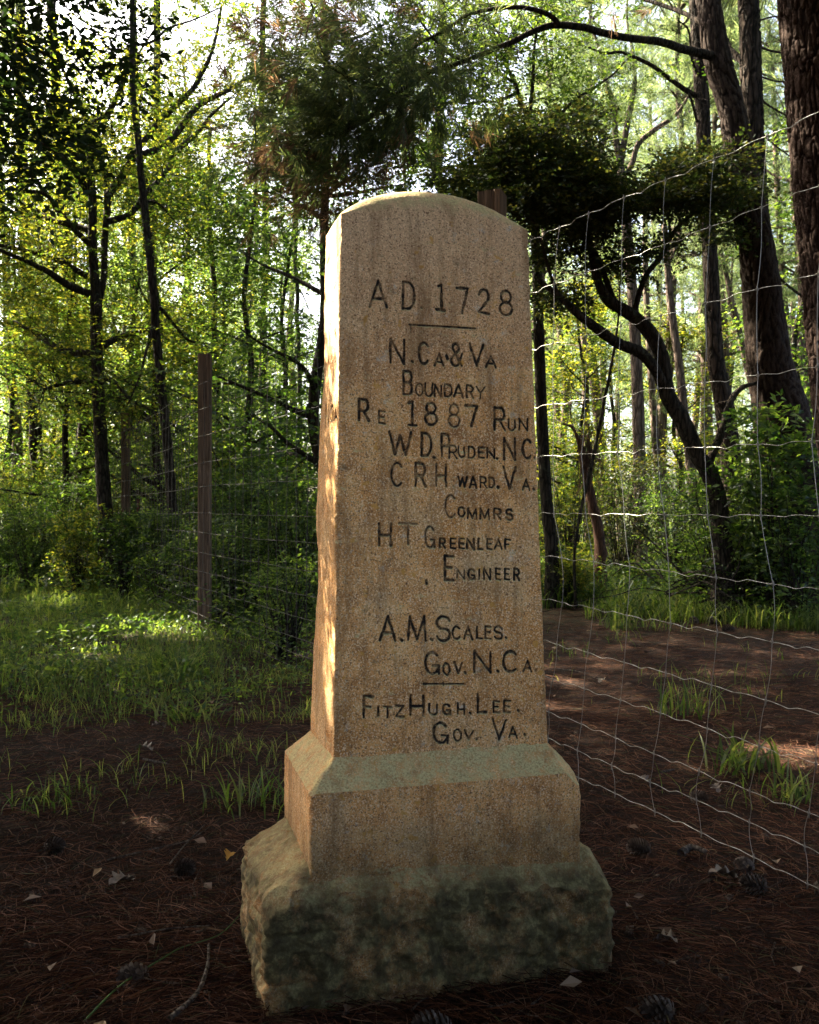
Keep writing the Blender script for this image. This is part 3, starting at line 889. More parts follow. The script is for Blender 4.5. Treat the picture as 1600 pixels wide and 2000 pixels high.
def sprays(centres, radii, per, k, size, flat=0.45, droop=.15, spray_len=(.25, .55), up=.75, asp=.5):
    """layered leafy sprays filling blobs; returns leaf verts, faces and spray stems"""
    CS, DS, NS, stems = [], [], [], []
    for c, r, p in zip(centres, radii, per):
        d = rng.normal(size=(p, 3)); d /= np.linalg.norm(d, axis=1, keepdims=True)
        rr = rng.random(p) ** .5
        o = c + d * rr[:, None] * np.array([r, r, r * flat])
        # sprays point outwards, mostly level
        u = d * np.array([1, 1, .35]) + rng.normal(0, .45, (p, 3)) * np.array([1, 1, .5]); u[:, 2] -= droop * rng.random(p)
        u /= np.linalg.norm(u, axis=1, keepdims=True)
        L = rng.uniform(*spray_len, p)
        side = np.cross(u, np.array([0, 0, 1.0]) + rng.normal(0, .25, (p, 3))); side /= np.linalg.norm(side, axis=1, keepdims=True)
        nor = np.cross(side, u)
        tt = (np.arange(k)[None] + rng.random((p, k))) / k
        sg = np.where(np.arange(k)[None] % 2 == 0, 1, -1) * rng.uniform(.5, 1.2, (p, k))
        pos = o[:, None] + u[:, None] * (tt * L[:, None])[..., None] + side[:, None] * (sg * size * .55 * (1.6 - tt))[..., None] + rng.normal(0, size * .3, (p, k, 3))
        pos[..., 2] -= (tt ** 2) * L[:, None] * droop
        dr = u[:, None] * .6 + side[:, None] * sg[..., None] * .9 + rng.normal(0, .25, (p, k, 3))
        nn = nor[:, None] * up + rng.normal(0, .45, (p, k, 3)); nn[..., 2] = np.abs(nn[..., 2])
        CS.append(pos.reshape(-1, 3)); DS.append(dr.reshape(-1, 3)); NS.append(nn.reshape(-1, 3))
        stems.append(np.stack([o, o + u * L[:, None] - np.array([0, 0, 1]) * (L * droop)[:, None]], 1))
    V, F = leaves(np.vstack(CS), np.vstack(DS), np.vstack(NS), size, asp=asp)
    return V, F, np.vstack(stems)

def stem_strips(stems, rad):
    n = len(stems); A, B = stems[:, 0], stems[:, 1]
    d = B - A; s = np.cross(d, [0, 0, 1.0]); s /= np.linalg.norm(s, axis=1, keepdims=True) + 1e-9
    u = np.cross(s, d); u /= np.linalg.norm(u, axis=1, keepdims=True) + 1e-9
    V = np.stack([A + s * rad, A - s * rad * .6 + u * rad, A - s * rad * .6 - u * rad, B], 1).reshape(-1, 3)
    i = np.arange(n)[:, None] * 4
    return V, np.vstack([i + np.array([[0, 1, 3]]), i + np.array([[1, 2, 3]]), i + np.array([[2, 0, 3]])])

def tufts(C, D, k, length, width, spread=.8):
    """pine tufts: k thin needles fanning round direction D from each centre"""
    n = len(C)
    D = D / (np.linalg.norm(D, axis=1, keepdims=True) + 1e-9)
    r = rng.normal(0, 1, (n, k, 3)); r /= np.linalg.norm(r, axis=2, keepdims=True)
    dr = D[:, None] * 1.0 + r * spread; dr /= np.linalg.norm(dr, axis=2, keepdims=True)
    L = length * rng.uniform(.7, 1.15, (n, k, 1))
    o = C[:, None] + D[:, None] * (rng.random((n, k, 1)) - .5) * length * .9
    s = np.cross(dr, rng.normal(0, 1, (n, k, 3))); s /= np.linalg.norm(s, axis=2, keepdims=True) + 1e-9
    w = width
    mid = o + dr * L * .55 - np.array([0, 0, 1.0]) * L * .03
    tip = o + dr * L - np.array([0, 0, 1.0]) * L * .12
    V = np.stack([o, mid + s * w, tip, mid - s * w], 2).reshape(-1, 3)
    i = np.arange(n * k)[:, None] * 4
    return V, i + np.array([[0, 1, 2, 3]])

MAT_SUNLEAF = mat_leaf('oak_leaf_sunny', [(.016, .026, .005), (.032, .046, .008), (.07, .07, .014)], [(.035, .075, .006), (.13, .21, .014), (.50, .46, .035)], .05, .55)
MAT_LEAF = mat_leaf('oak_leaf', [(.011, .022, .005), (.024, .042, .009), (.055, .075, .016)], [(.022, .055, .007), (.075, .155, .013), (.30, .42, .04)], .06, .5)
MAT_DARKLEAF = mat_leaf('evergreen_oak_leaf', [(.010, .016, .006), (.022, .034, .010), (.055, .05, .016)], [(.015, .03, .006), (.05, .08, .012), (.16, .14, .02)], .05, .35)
MAT_NEEDLE = mat_leaf('pine_needle', [(.015, .028, .010), (.03, .05, .016), (.07, .08, .025)], [(.04, .075, .018), (.10, .15, .035), (.26, .28, .08)], .06, .45)
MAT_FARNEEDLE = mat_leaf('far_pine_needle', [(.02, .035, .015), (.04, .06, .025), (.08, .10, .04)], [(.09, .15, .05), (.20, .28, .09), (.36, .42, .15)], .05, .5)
MAT_BROWNNEEDLE = mat_leaf('dead_pine_needle', [(.05, .028, .016), (.11, .06, .035), (.19, .11, .07)], [(.08, .045, .02), (.2, .11, .05), (.34, .2, .1)], .05, .35)
MAT_BARK = mat_bark('pine_bark', (.010, .008, .006), (.06, .042, .031), 1.0)
MAT_BARK_OAK = mat_bark('oak_bark', (.012, .010, .007), (.06, .047, .034), 1.6, .6, (.07, .075, .045))
MAT_BARK_PLATE = mat_plate('plated_pine_bark')
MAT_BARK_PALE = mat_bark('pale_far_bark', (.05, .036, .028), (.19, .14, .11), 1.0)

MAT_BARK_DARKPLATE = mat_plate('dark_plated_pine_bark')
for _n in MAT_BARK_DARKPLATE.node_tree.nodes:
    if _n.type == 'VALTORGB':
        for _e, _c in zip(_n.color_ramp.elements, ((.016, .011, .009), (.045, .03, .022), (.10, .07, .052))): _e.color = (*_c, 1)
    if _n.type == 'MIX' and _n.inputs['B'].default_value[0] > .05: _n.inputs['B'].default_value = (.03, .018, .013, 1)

WK = 1.0
def chain(Y, pts, dY=0.0):
    """pixel polyline (px,py,width px[,depth offset]) -> points and radii"""
    P, Rr = [], []
    n = len(pts)
    for i, p in enumerate(pts):
        y = Y + (p[3] if len(p) > 3 else dY * i / max(n - 1, 1))
        P.append(pix(p[0], p[1], y)); Rr.append(max(p[2] * WK / 2 / F_PX * y, .003))
    return np.array(P), np.array(Rr)

def limb(mb, Y, pts, dY=0.0, sides=8, rough=.12, step=6, to_ground=False, wob=0.0):
    P, Rr = chain(Y, pts, dY)
    if to_ground and P[0][2] > 0:
        P = np.vstack([[P[0][0], P[0][1], -.15], P]); Rr = np.concatenate([[Rr[0] * 1.25], Rr])
    S = spline(np.column_stack([P, Rr]), step)
    q = S[:, :3].copy()
    if wob: q += wob * np.stack([vnoise(q * 3, 1, 5), vnoise(q * 3, 1, 6), vnoise(q * 3, 1, 7)], -1) * np.clip(np.arange(len(q)) / 4, 0, 1)[:, None]
    mb.tube(q, np.clip(S[:, 3], .002, None), sides, rough)
    return q, S[:, 3]

def twigs(mb, Q, Rr, n, L=(.3, .9), up=.3, t0=.3, rad=.004, sub=2):
    """fine side shoots along a limb; returns their tips"""
    tips = []
    for _ in range(n):
        i = int(random.uniform(t0, 1) * (len(Q) - 1))
        d = Q[min(i + 1, len(Q) - 1)] - Q[max(i - 1, 0)]; d = d / (np.linalg.norm(d) + 1e-9)
        r = rng.normal(size=3); r -= d * r.dot(d); r /= np.linalg.norm(r)
        v = d * random.uniform(.2, .9) + r + np.array([0, 0, up]); v /= np.linalg.norm(v)
        l = random.uniform(*L); p = [Q[i]]
        for k in range(4):
            v = v + rng.normal(0, .22, 3); v /= np.linalg.norm(v)
            p.append(p[-1] + v * l / 4)
            if sub and k in (1, 2, 3):
                w = v + rng.normal(0, .7, 3); w /= np.linalg.norm(w); e = p[-1] + w * l * .35
                mb.tube([p[-1], (p[-1] + e) / 2 + rng.normal(0, .02, 3), e], [rad * .5, rad * .4, rad * .25], 3); tips.append(e)
        mb.tube(np.array(p), np.linspace(rad, rad * .35, 5), 4); tips.append(p[-1])
    return tips
BS = rng
def crown_mesh(parent, org, blobs, mat, size, name='crown', k=11, flat=.5, stem=True, sl=(.25, .55), asp=.5, droop=.15):
    """blobs: (centre, radius, number of sprays)"""
    V, F, st = sprays([b[0] for b in blobs], [b[1] for b in blobs], [b[2] for b in blobs], k, size, flat, droop, sl, asp=asp)
    o = build(name, V - org, [F], mat, parent, False)
    if stem:
        V2, F2 = stem_strips(st, .0028)
        build('twigs', V2 - org, [F2], MAT_BARK_OAK, parent, False)
    return o

def mkblobs(rows, r_jit=.3, depth_jit=.8):
    """rows of (px,py,radius px,Y,sprays) -> blobs"""
    out = []
    for px, py, rp, Y, s in rows:
        y = Y + random.uniform(-depth_jit, depth_jit)
        out.append((pix(px, py, y), rp / F_PX * y, s))
    return out

# ------------------------------------------------------------------ the nearer, individually recognisable trees
def tree_root(name, Y, px, py, label, cat='tree', group=None):
    p = pix(px, py, Y)
    o = empty(name, (p[0], p[1], 0)); tag(o, label, cat, group)
    return o, np.array([p[0], p[1], 0.0])

def shift(mb, org):
    mb.v = [v - org for v in mb.v]

# A: forked oak, left
r, og = tree_root('forked_oak', 14.0, 200, 1000, 'spreading oak with a low forked trunk and many crooked limbs at the left')
mb = MB(); tips = []
limb(mb, 14.0, [(208, 1130, 34), (205, 1000, 30), (196, 840, 25), (190, 700, 24), (188, 640, 23), (188, 575, 23)], 0, 12, .1, to_ground=True)
q, _ = limb(mb, 14.0, [(188, 585, 20), (181, 481, 17), (181, 394, 16), (177, 341, 15), (176, 280, 13), (170, 240, 11), (149, 188, 9), (131, 153, 7), (105, 90, 5), (95, 30, 4)], -.9, 10)
tips += twigs(mb, q, 0, 22, (.5, 1.4))
q, _ = limb(mb, 14.0, [(190, 600, 16), (203, 540, 13), (204, 480, 13), (210, 394, 13), (205, 341, 12), (192, 289, 11), (180, 246, 11), (210, 219, 8), (236, 175, 7), (262, 120, 5), (300, 60, 4)], .7, 10)
tips += twigs(mb, q, 0, 22, (.5, 1.4))
WK = 1.45
for Yo, pts in ((-1.2, [(175, 575, 11), (127, 551, 10), (95, 530, 8), (66, 516, 7), (0, 485, 5), (-60, 440, 4)]),
                (-.4, [(170, 540, 9), (127, 512, 8), (60, 490, 6), (0, 479, 5)]),
                (.8, [(176, 450, 10), (114, 433, 8), (74, 415, 7), (22, 381, 5), (-30, 360, 4)]),
                (-.9, [(175, 476, 9), (148, 452, 8), (118, 416, 8), (87, 381, 6), (26, 370, 4)]),
                (-1.6, [(175, 380, 11), (144, 332, 10), (109, 298, 9), (66, 245, 7), (44, 197, 6), (9, 153, 5), (-30, 100, 4)]),
                (1.0, [(184, 692, 12), (124, 682, 9), (90, 664, 8), (60, 646, 6), (24, 624, 4)]),
                (.3, [(198, 678, 11), (214, 668, 9), (250, 653, 8), (296, 645, 6)]),
                (-.3, [(182, 745, 8), (130, 748, 6), (80, 758, 4)]),
                (-.2, [(206, 738, 9), (228, 752, 6), (256, 780, 5), (308, 808, 4), (350, 840, 3)]),
                (.5, [(212, 432, 10), (249, 420, 8), (276, 400, 7), (300, 394, 5)]),
                (.6, [(212, 380, 11), (240, 345, 10), (262, 302, 9), (300, 250, 8), (341, 206, 8), (375, 178, 7), (394, 149, 7), (415, 95, 5), (433, 13, 4)]),
                (1.2, [(262, 310, 9), (280, 300, 9), (324, 280, 9), (372, 223, 9), (395, 202, 8), (420, 188, 7), (470, 160, 5), (547, 118, 4)]),
                (.9, [(270, 400, 8), (290, 375, 8), (324, 337, 7), (345, 295, 7), (381, 262, 6), (420, 219, 4), (450, 190, 3)]),
                (-.5, [(180, 245, 9), (215, 215, 8), (240, 160, 6), (250, 90, 5)]),
                (-.8, [(177, 300, 8), (150, 270, 7), (110, 240, 6), (80, 170, 5), (70, 90, 4)])):
    q, rr = limb(mb, 14.0, pts, Yo, 7, .1, wob=.03); tips += twigs(mb, q, rr, 14, (.4, 1.2), .15, rad=.009)
WK = 1.0
shift(mb, og); mb.make('trunk', MAT_BARK_OAK, r)
bl = [(t_ + rng.normal(0, .3, 3) + [0, random.choice((.3, .9, 1.6, 2.4)), 0], random.uniform(.35, .8), random.randint(8, 15)) for t_ in random.sample(tips, min(len(tips), 430)) if t_[2] > 2.4 or random.random() < .3]
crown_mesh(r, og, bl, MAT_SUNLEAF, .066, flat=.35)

# B: slim leaning trunk
r, og = tree_root('slim_leaning_tree', 12.0, 336, 1000, 'slim dark trunk leaning left, crossing in front of the forked oak limbs')
mb = MB()
q, _ = limb(mb, 12.0, [(342, 1120, 24), (336, 988, 21), (328, 880, 19), (316, 760, 18), (304, 640, 17), (302, 591, 17), (293, 503, 16), (284, 416, 15), (276, 350, 14), (270, 271, 14), (261, 197, 12), (258, 131, 12), (259, 66, 11), (258, 0, 10), (255, -120, 9), (260, -300, 7)], 0, 12, .08, to_ground=True)
tp = twigs(mb, q, 0, 26, (.6, 1.7), .2, .45)
for pts, Yo in (([(300, 80, 6), (330, 55, 5), (380, 38, 4), (430, 15, 3)], .8), ([(278, 395, 6), (310, 398, 4), (340, 430, 3), (380, 470, 2)], .4), ([(298, 640, 6), (282, 700, 5), (275, 730, 4), (250, 790, 3)], -.4), ([(312, 600, 7), (345, 640, 6), (370, 665, 5), (410, 672, 3)], .7)):
    q, rr = limb(mb, 12.0, [(270 if pts[0][0] < 305 and pts[0][1] < 100 else pts[0][0] - 4, pts[0][1] + 8, pts[0][2])] + pts, Yo, 6); tp += twigs(mb, q, rr, 5, (.3, .9))
shift(mb, og); mb.make('trunk', MAT_BARK_OAK, r)
bl = [(t_, random.uniform(.3, .65), random.randint(3, 6)) for t_ in tp]
crown_mesh(r, og, bl, MAT_SUNLEAF, .062, flat=.35)

# darker trunks on the left, with pine crowns above the frame
LEFTPINES = [
 (21, 24, [(84, 1080), (80, 1012), (72, 900), (66, 780), (58, 640), (50, 480), (44, 300), (40, 100), (36, -250)], 'dark trunk at far left with ferny shoots round its foot'),
 (18, 24, [(166, 1080), (162, 984), (164, 840), (154, 680), (142, 600), (128, 470), (120, 350), (108, 200), (100, -200)], 'thick dark trunk close behind the forked oak stem'),
 (22, 17, [(266, 1080), (266, 985), (270, 860), (268, 750), (262, 600), (258, 420), (262, 200), (260, -150)], 'narrow dark trunk right of the second fence post'),
 (20, 18, [(292, 1080), (294, 985), (299, 880), (300, 800), (296, 650), (300, 450), (306, 200), (310, -150)], 'reddish dark trunk just left of the leaning stem foot'),
 (17, 11, [(430, 1090), (428, 952), (424, 800), (420, 640), (418, 520), (408, 400), (412, 250)], 'thin dark stem right beside the tall left fence post'),
 (22, 15, [(520, 1080), (518, 900), (514, 700), (516, 560), (518, 420), (512, 200), (516, -50)], 'distant dark trunk midway between lone post and stone'),
 (19, 9, [(590, 1060), (585, 900), (584, 700), (580, 560), (572, 350), (566, 150)], 'slender upright sapling trunk close to the left side of the stone'),
 (16, 20, [(880, 1060), (872, 700), (866, 420), (856, 330), (860, 200), (862, 60), (865, -150)], 'mossy trunk rising behind the top of the stone'),
]
def pine_crown_blobs(x, y, z0, z1, R_, n):
    C = []
    for _ in range(n):
        z = random.uniform(z0, z1); k = 1 - .6 * abs((z - z0) / (z1 - z0) - .35)
        a = random.uniform(0, 6.283); rr = R_ * k * random.random() ** .5
        C.append([x + rr * math.cos(a), y + rr * math.sin(a), z])
    return np.array(C)
for Yt, w, path, lab in LEFTPINES:
    r, og = tree_root('pine_tree' if w > 14 else 'slender_tree', Yt, path[0][0], path[0][1], lab)
    mb = MB()
    n = len(path)
    pts = [(a, b, w * (1.12 - .45 * i / n)) for i, (a, b) in enumerate(path)]
    q, rr = limb(mb, Yt, pts, 0, 10, .12, to_ground=True, wob=.04)
    tp = twigs(mb, q, rr, 16, (.5, 1.6), .15, .25, .008)
    topz = q[-1][2]
    shift(mb, og); mb.make('trunk', MAT_BARK if w > 14 else MAT_BARK_OAK, r)
    if w > 14:
        C = np.array([t_ for t_ in tp if t_[2] > 3.0] + list(pine_crown_blobs(q[-1][0], q[-1][1], topz - 1, topz + 4, 3.4, 300)))
        V, Fq = tufts(np.repeat(C, 2, 0) + rng.normal(0, .15, (2 * len(C), 3)), rng.normal(0, 1, (2 * len(C), 3)) + [0, 0, .6], 26, .24, .009)
        build('crown', V - og, [Fq], MAT_NEEDLE, r, False)
    else:
        bl = [(t_, random.uniform(.25, .5), random.randint(3, 6)) for t_ in tp]
        crown_mesh(r, og, bl, MAT_LEAF, .055, flat=.4)

# ---- right hand side
def plated_trunk(name, Y, path, label, mat, sides=90, rings=420, amp=.012, sc=1.0, crown=None):
    p0 = pix(path[0][0], path[0][1], Y); og = np.array([p0[0], p0[1], 0.0])
    r = empty(name, tuple(og)); tag(r, label, 'tree')
    P, Rr = chain(Y, path)
    if P[0][2] > 0: P = np.vstack([[P[0][0] + .03, P[0][1], -.2], P]); Rr = np.concatenate([[Rr[0] * 1.35], Rr])
    S = spline(np.column_stack([P, Rr]), max(4, rings // len(P)))
    mb = MB(); mb.tube(S[:, :3], S[:, 3], sides)
    V = np.concatenate(mb.v); n = len(S)
    Cc = np.repeat(S[:, :3], sides, axis=0); d = V[:n * sides] - Cc
    L = np.linalg.norm(d, axis=1, keepdims=True); u = d / L
    ang = np.arctan2(u[:, 1], u[:, 0]) ; rad = L[:, 0]
    Q = np.stack([u[:, 0] * rad * 22 * sc, u[:, 1] * rad * 22 * sc, V[:n * sides, 2] * 5.5 * sc], -1)
    w = np.stack([vnoise(Q, .9, 1), vnoise(Q, .9, 2), vnoise(Q, .9, 3)], -1) * .55
    F1, F2, pid = worley(Q + w, 11)
    gap = F2 - F1
    edge = np.clip((gap - .04) / .14, 0, 1)
    f1, f2, pid2 = worley((Q + w) * np.array([1.9, 1.9, 2.6]), 21)
    flake = np.clip((f2 - f1) / .12, 0, 1)
    h = (edge - .7) * amp + edge * amp * (.7 * (pid - .5) + .45 * (pid2 - .5)) + edge * (flake - 1) * amp * .22 + amp * .15 * fbm(Q, 3, 3, 14)
    V[:n * sides] += u * h[:, None]
    mb.v = [V - og]
    ex = len(V) - n * sides
    mb.make('trunk', mat, r, True, {'crack': np.concatenate([(1 - edge) * .9 + (1 - flake) * .25, np.zeros(ex)]).clip(0, 1), 'plate': np.concatenate([pid2, np.zeros(ex)])})
    return r, og, S

r, og, S = plated_trunk('big_pine_tree', 5.3, [(1740, 1380, 150), (1700, 1050, 128), (1662, 850, 122), (1645, 700, 120), (1625, 500, 117), (1606, 300, 114), (1588, 100, 110), (1576, -60, 108), (1560, -350, 98), (1550, -700, 84)],
                        'massive near pine with flaking reddish plated bark along the right edge', MAT_BARK_PLATE, 220, 1100, .014, 1.5)
C = pine_crown_blobs(S[-1][0], S[-1][1], 5.6, 11, 3.2, 520)
V, Fq = tufts(C, rng.normal(0, 1, (len(C), 3)) + [0, 0, .6], 40, .24, .009)
build('crown', V - og, [Fq], MAT_NEEDLE, r, False)

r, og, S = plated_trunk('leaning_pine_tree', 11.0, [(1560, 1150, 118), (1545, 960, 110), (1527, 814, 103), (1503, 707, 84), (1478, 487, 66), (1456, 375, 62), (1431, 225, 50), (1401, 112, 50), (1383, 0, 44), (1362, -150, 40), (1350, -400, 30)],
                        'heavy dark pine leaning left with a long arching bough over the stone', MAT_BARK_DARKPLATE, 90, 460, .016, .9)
mb = MB(); tpA = []
q1, rr = limb(mb, 11.0, [(1400, 112, 22, 0), (1386, 108, 19, -.1), (1337, 97, 16, -.4), (1292, 82, 15, -.8), (1232, 75, 14, -1.2), (1176, 64, 14, -1.5), (1142, 54, 14, -1.7), (1086, 49, 13, -1.9), (1045, 60, 12, -2.0), (1000, 82, 11, -2.1), (969, 94, 10, -2.2), (905, 120, 9, -2.2), (845, 139, 9, -2.3), (800, 165, 8, -2.3), (744, 210, 7, -2.3), (717, 236, 6, -2.4), (669, 255, 6, -2.4), (624, 274, 4, -2.4), (585, 300, 3, -2.4)], 0, 9, .1)
q2, _ = limb(mb, 11.0, [(1092, 50, 11, -1.9), (1074, 30, 10, -2), (1025, 15, 9, -2.2), (969, 17, 8, -2.4), (912, 30, 7, -2.5), (875, 56, 6, -2.6), (819, 86, 5, -2.6), (770, 120, 5, -2.7), (725, 146, 4, -2.7), (680, 170, 3, -2.7)], 0, 7, .1)
q3, _ = limb(mb, 11.0, [(1395, 50, 12, 0), (1364, 41, 10, .2), (1337, 26, 9, .4), (1262, 0, 7, .8), (1180, -20, 5, 1.2)], 0, 7, .1)
q4, _ = limb(mb, 11.0, [(905, 120, 5, -2.2), (870, 100, 4, -2.3), (820, 40, 4, -2.4), (790, -20, 3, -2.5)], 0, 6, .1)
q5, _ = limb(mb, 11.0, [(744, 210, 4, -2.3), (700, 205, 3, -2.2), (640, 215, 3, -2.1), (570, 205, 2, -2.0)], 0, 6, .1)
for q, nn, t0 in ((q1, 60, .45), (q2, 50, .3), (q4, 12, .2), (q5, 22, .1)): tpA += twigs(mb, q, 0, nn, (.25, .95), .05, t0, .005)
shift(mb, og); mb.make('bough', MAT_BARK, r)
tpA = np.array(tpA)
pr = (tpA[:, 0] / tpA[:, 1]) * F_PX + 800
prob = np.interp(pr, [560, 640, 760, 850, 950], [1, 1, 1, .4, .04])
keep = tpA[rng.random(len(tpA)) < prob * 1.0]
C = np.repeat(keep, 4, 0) + rng.normal(0, .15, (4 * len(keep), 3)) * [1.5, 1, 1]
brown = vnoise(C, 1.6, 55) > .12
for nm, msk, mt in (('needles', ~brown, MAT_NEEDLE), ('dead_needles', brown, MAT_BROWNNEEDLE)):
    D = C[msk] - np.array([.3, 8.6, 5.4]); D = D / np.linalg.norm(D, axis=1, keepdims=True) + rng.normal(0, .7, (msk.sum(), 3))
    V, Fq = tufts(C[msk], D, 24, .16, .0038, .6)
    build(nm, V - og, [Fq], mt, r, False)
C = pine_crown_blobs(S[-1][0], 11.0, 8.0, 13, 3.2, 420)
V, Fq = tufts(C, rng.normal(0, 1, (len(C), 3)) + [0, 0, .6], 34, .26, .010)
build('crown', V - og, [Fq], MAT_NEEDLE, r, False)

r, og, S = plated_trunk('tall_pine_tree', 12.0, [(1520, 1100, 52), (1508, 900, 48), (1494, 600, 44), (1478, 400, 42), (1470, 225, 40), (1466, 100, 40), (1462, 0, 38), (1455, -200, 32), (1450, -500, 24)],
                        'straight dark pine rising out of the leaning trunk near the right edge', MAT_BARK, 50, 300, .016, 1.0)
mb = MB()
for pts in ([(1450, 118, 13), (1425, 95, 12), (1410, 62, 10), (1380, 50, 7)], [(1448, 122, 6), (1430, 110, 6), (1420, 90, 5)], [(1480, 90, 5), (1510, 100, 4), (1570, 110, 3)], [(1482, 40, 4), (1520, 32, 3), (1570, 40, 2)],
            [(1484, 190, 5), (1500, 205, 4), (1540, 228, 3)], [(1488, 260, 4), (1515, 285, 3), (1550, 310, 2)], [(1486, 150, 4), (1530, 160, 3), (1590, 150, 2)]):
    q, rr = limb(mb, 12.0, pts, .5, 6); twigs(mb, q, rr, 5, (.2, .6), .1)
shift(mb, og); mb.make('boughs', MAT_BARK, r)
C = pine_crown_blobs(S[-1][0], 12.0, 8.6, 14, 2.8, 260)
V, Fq = tufts(C, rng.normal(0, 1, (len(C), 3)) + [0, 0, .6], 34, .26, .010)
build('crown', V - og, [Fq], MAT_NEEDLE, r, False)

r, og, S = plated_trunk('grey_pine_tree', 14, [(1440, 1050, 42), (1428, 900, 38), (1416, 800, 36), (1398, 700, 32), (1390, 560, 29), (1384, 450, 28), (1376, 330, 27), (1373, 220, 27), (1368, 150, 26), (1362, 60, 25), (1356, -60, 23), (1350, -300, 18)],
                        'greyish pine trunk passing behind the dark leafy clump right of centre', MAT_BARK, 50, 300, .014, 1.2)
mb = MB()
for pts in ([(1362, 188, 11), (1340, 176, 10), (1310, 155, 9), (1277, 130, 8), (1240, 112, 7), (1212, 102, 6), (1180, 104, 5), (1150, 92, 4)], [(1362, 240, 5), (1352, 200, 5), (1346, 185, 4)], [(1372, 160, 5), (1352, 118, 5), (1345, 60, 4), (1325, 40, 3)]):
    q, rr = limb(mb, 14, pts, -.6, 7); twigs(mb, q, rr, 8, (.2, .7), .2)
shift(mb, og); mb.make('boughs', MAT_BARK, r)
C = pine_crown_blobs(S[-1][0], 14, 9.8, 15, 2.8, 260)
V, Fq = tufts(C, rng.normal(0, 1, (len(C), 3)) + [0, 0, .6], 34, .26, .010)
build('crown', V - og, [Fq], MAT_NEEDLE, r, False)

# twisted live oak with its dark clumps of foliage
r, og = tree_root('twisted_live_oak', 10.4, 1400, 1000, 'crooked dark live oak with snaking limbs and heavy black green foliage clumps')
mb = MB(); tp = []
limb(mb, 10.4, [(1410, 1060, 40), (1396, 950, 34), (1361, 885, 33), (1333, 821, 33), (1304, 771, 31), (1297, 725, 29), (1286, 678, 29), (1258, 636, 27), (1226, 610, 25), (1190, 588, 22), (1172, 560, 18), (1160, 520, 15), (1150, 470, 12), (1120, 420, 9), (1090, 380, 6)], 0, 12, .14, to_ground=True)
for pts, Yo in (([(1300, 770, 20, 0), (1282, 725, 22, -.1), (1251, 689, 23, -.2), (1208, 671, 21, -.3), (1172, 646, 20, -.4), (1130, 614, 16, -.5), (1090, 577, 13, -.5), (1052, 548, 9, -.5)], 0),
                ([(1386, 935, 20, 0), (1386, 900, 17, .1), (1408, 849, 15, .2), (1425, 789, 13, .3), (1450, 757, 10, .4), (1490, 745, 7, .5), (1520, 730, 5, .6)], 0),
                ([(1236, 620, 13, 0), (1259, 544, 11, .1), (1292, 499, 11, .2), (1311, 461, 10, .2), (1337, 431, 8, .2), (1370, 400, 6, .3)], 0),
                ([(1200, 590, 12, 0), (1165, 500, 11, .2), (1130, 440, 9, .2), (1180, 380, 6, .3)], 0), ([(1311, 461, 6, .2), (1300, 400, 5, .2), (1280, 360, 4, .2)], 0),
                ([(1090, 577, 8, -.5), (1070, 520, 6, -.6), (1050, 450, 5, -.7), (1010, 380, 4, -.7), (980, 330, 3, -.8)], 0)):
    q, rr = limb(mb, 10.4, pts, Yo, 9, .14); tp += twigs(mb, q, rr, 7, (.2, .5), .1)
shift(mb, og); mb.make('trunk', MAT_BARK_OAK, r)
rows = []
random.seed(77)
for cx, cy_, rx, ry, n in ((985, 285, 75, 40, 16), (1060, 300, 90, 55, 20), (1130, 370, 100, 60, 26), (1010, 365, 110, 35, 16), (1190, 400, 60, 50, 12), (1080, 420, 80, 35, 10), (1350, 350, 75, 38, 22), (1405, 375, 60, 38, 12), (1320, 400, 60, 30, 8),
                           (1160, 480, 70, 50, 6), (1070, 490, 30, 40, 4), (880, 350, 40, 18, 4), (1240, 500, 60, 40, 4), (1400, 450, 40, 40, 3), (1120, 560, 60, 40, 4), (1000, 232, 40, 14, 3), (1110, 248, 50, 20, 3), (1380, 300, 40, 15, 3), (1290, 470, 50, 30, 3)):
    for _ in range(n):
        a = random.uniform(0, 6.28); q_ = random.random() ** .5; R0 = random.choice((14, 22, 32, 40))
        rows.append((cx + rx * q_ * math.cos(a), cy_ + ry * q_ * math.sin(a), R0, 10.4, int(R0 * 1.1)))
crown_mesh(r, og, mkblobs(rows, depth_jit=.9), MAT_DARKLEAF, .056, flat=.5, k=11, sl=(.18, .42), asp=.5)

# upright oak whose stem climbs behind the stone and fans over its head
r, og = tree_root('upright_oak', 11.8, 1066, 1000, 'oak rising at the right edge of the stone, limbs fanning above the dark clumps')
mb = MB(); tp = []
limb(mb, 11.8, [(1078, 1080, 27), (1068, 980, 24), (1060, 850, 23), (1054, 700, 22), (1050, 560, 20), (1045, 440, 18), (1040, 320, 15), (1034, 229, 13)], 0, 12, .12, to_ground=True)
for pts, Yo in (([(1036, 240, 12), (1015, 190, 10), (1002, 161, 9), (984, 115, 7), (960, 60, 5), (930, -10, 4)], .2), ([(1034, 235, 8), (1040, 160, 7), (1044, 101, 6), (1050, 20, 4)], -.3),
                ([(1010, 180, 6), (975, 196, 5), (945, 198, 5), (905, 203, 4), (875, 190, 4), (830, 150, 3)], -.2), ([(1040, 300, 8), (1080, 240, 7), (1130, 190, 6), (1180, 160, 4), (1230, 110, 3)], .4),
                ([(1044, 380, 8), (980, 340, 7), (900, 320, 6), (850, 330, 4), (800, 300, 3)], .3), ([(850, 328, 5), (800, 250, 4), (770, 200, 3)], .3), ([(1002, 161, 6), (950, 130, 5), (880, 110, 4), (820, 60, 3)], .5), ([(943, 190, 3), (942, 120, 3), (940, 64, 3)], -.2)):
    q, rr = limb(mb, 11.8, pts, Yo, 8, .12, wob=.03); tp += twigs(mb, q, rr, 16, (.3, .9), .1, .15, .005)
shift(mb, og); mb.make('trunk', MAT_BARK_OAK, r)
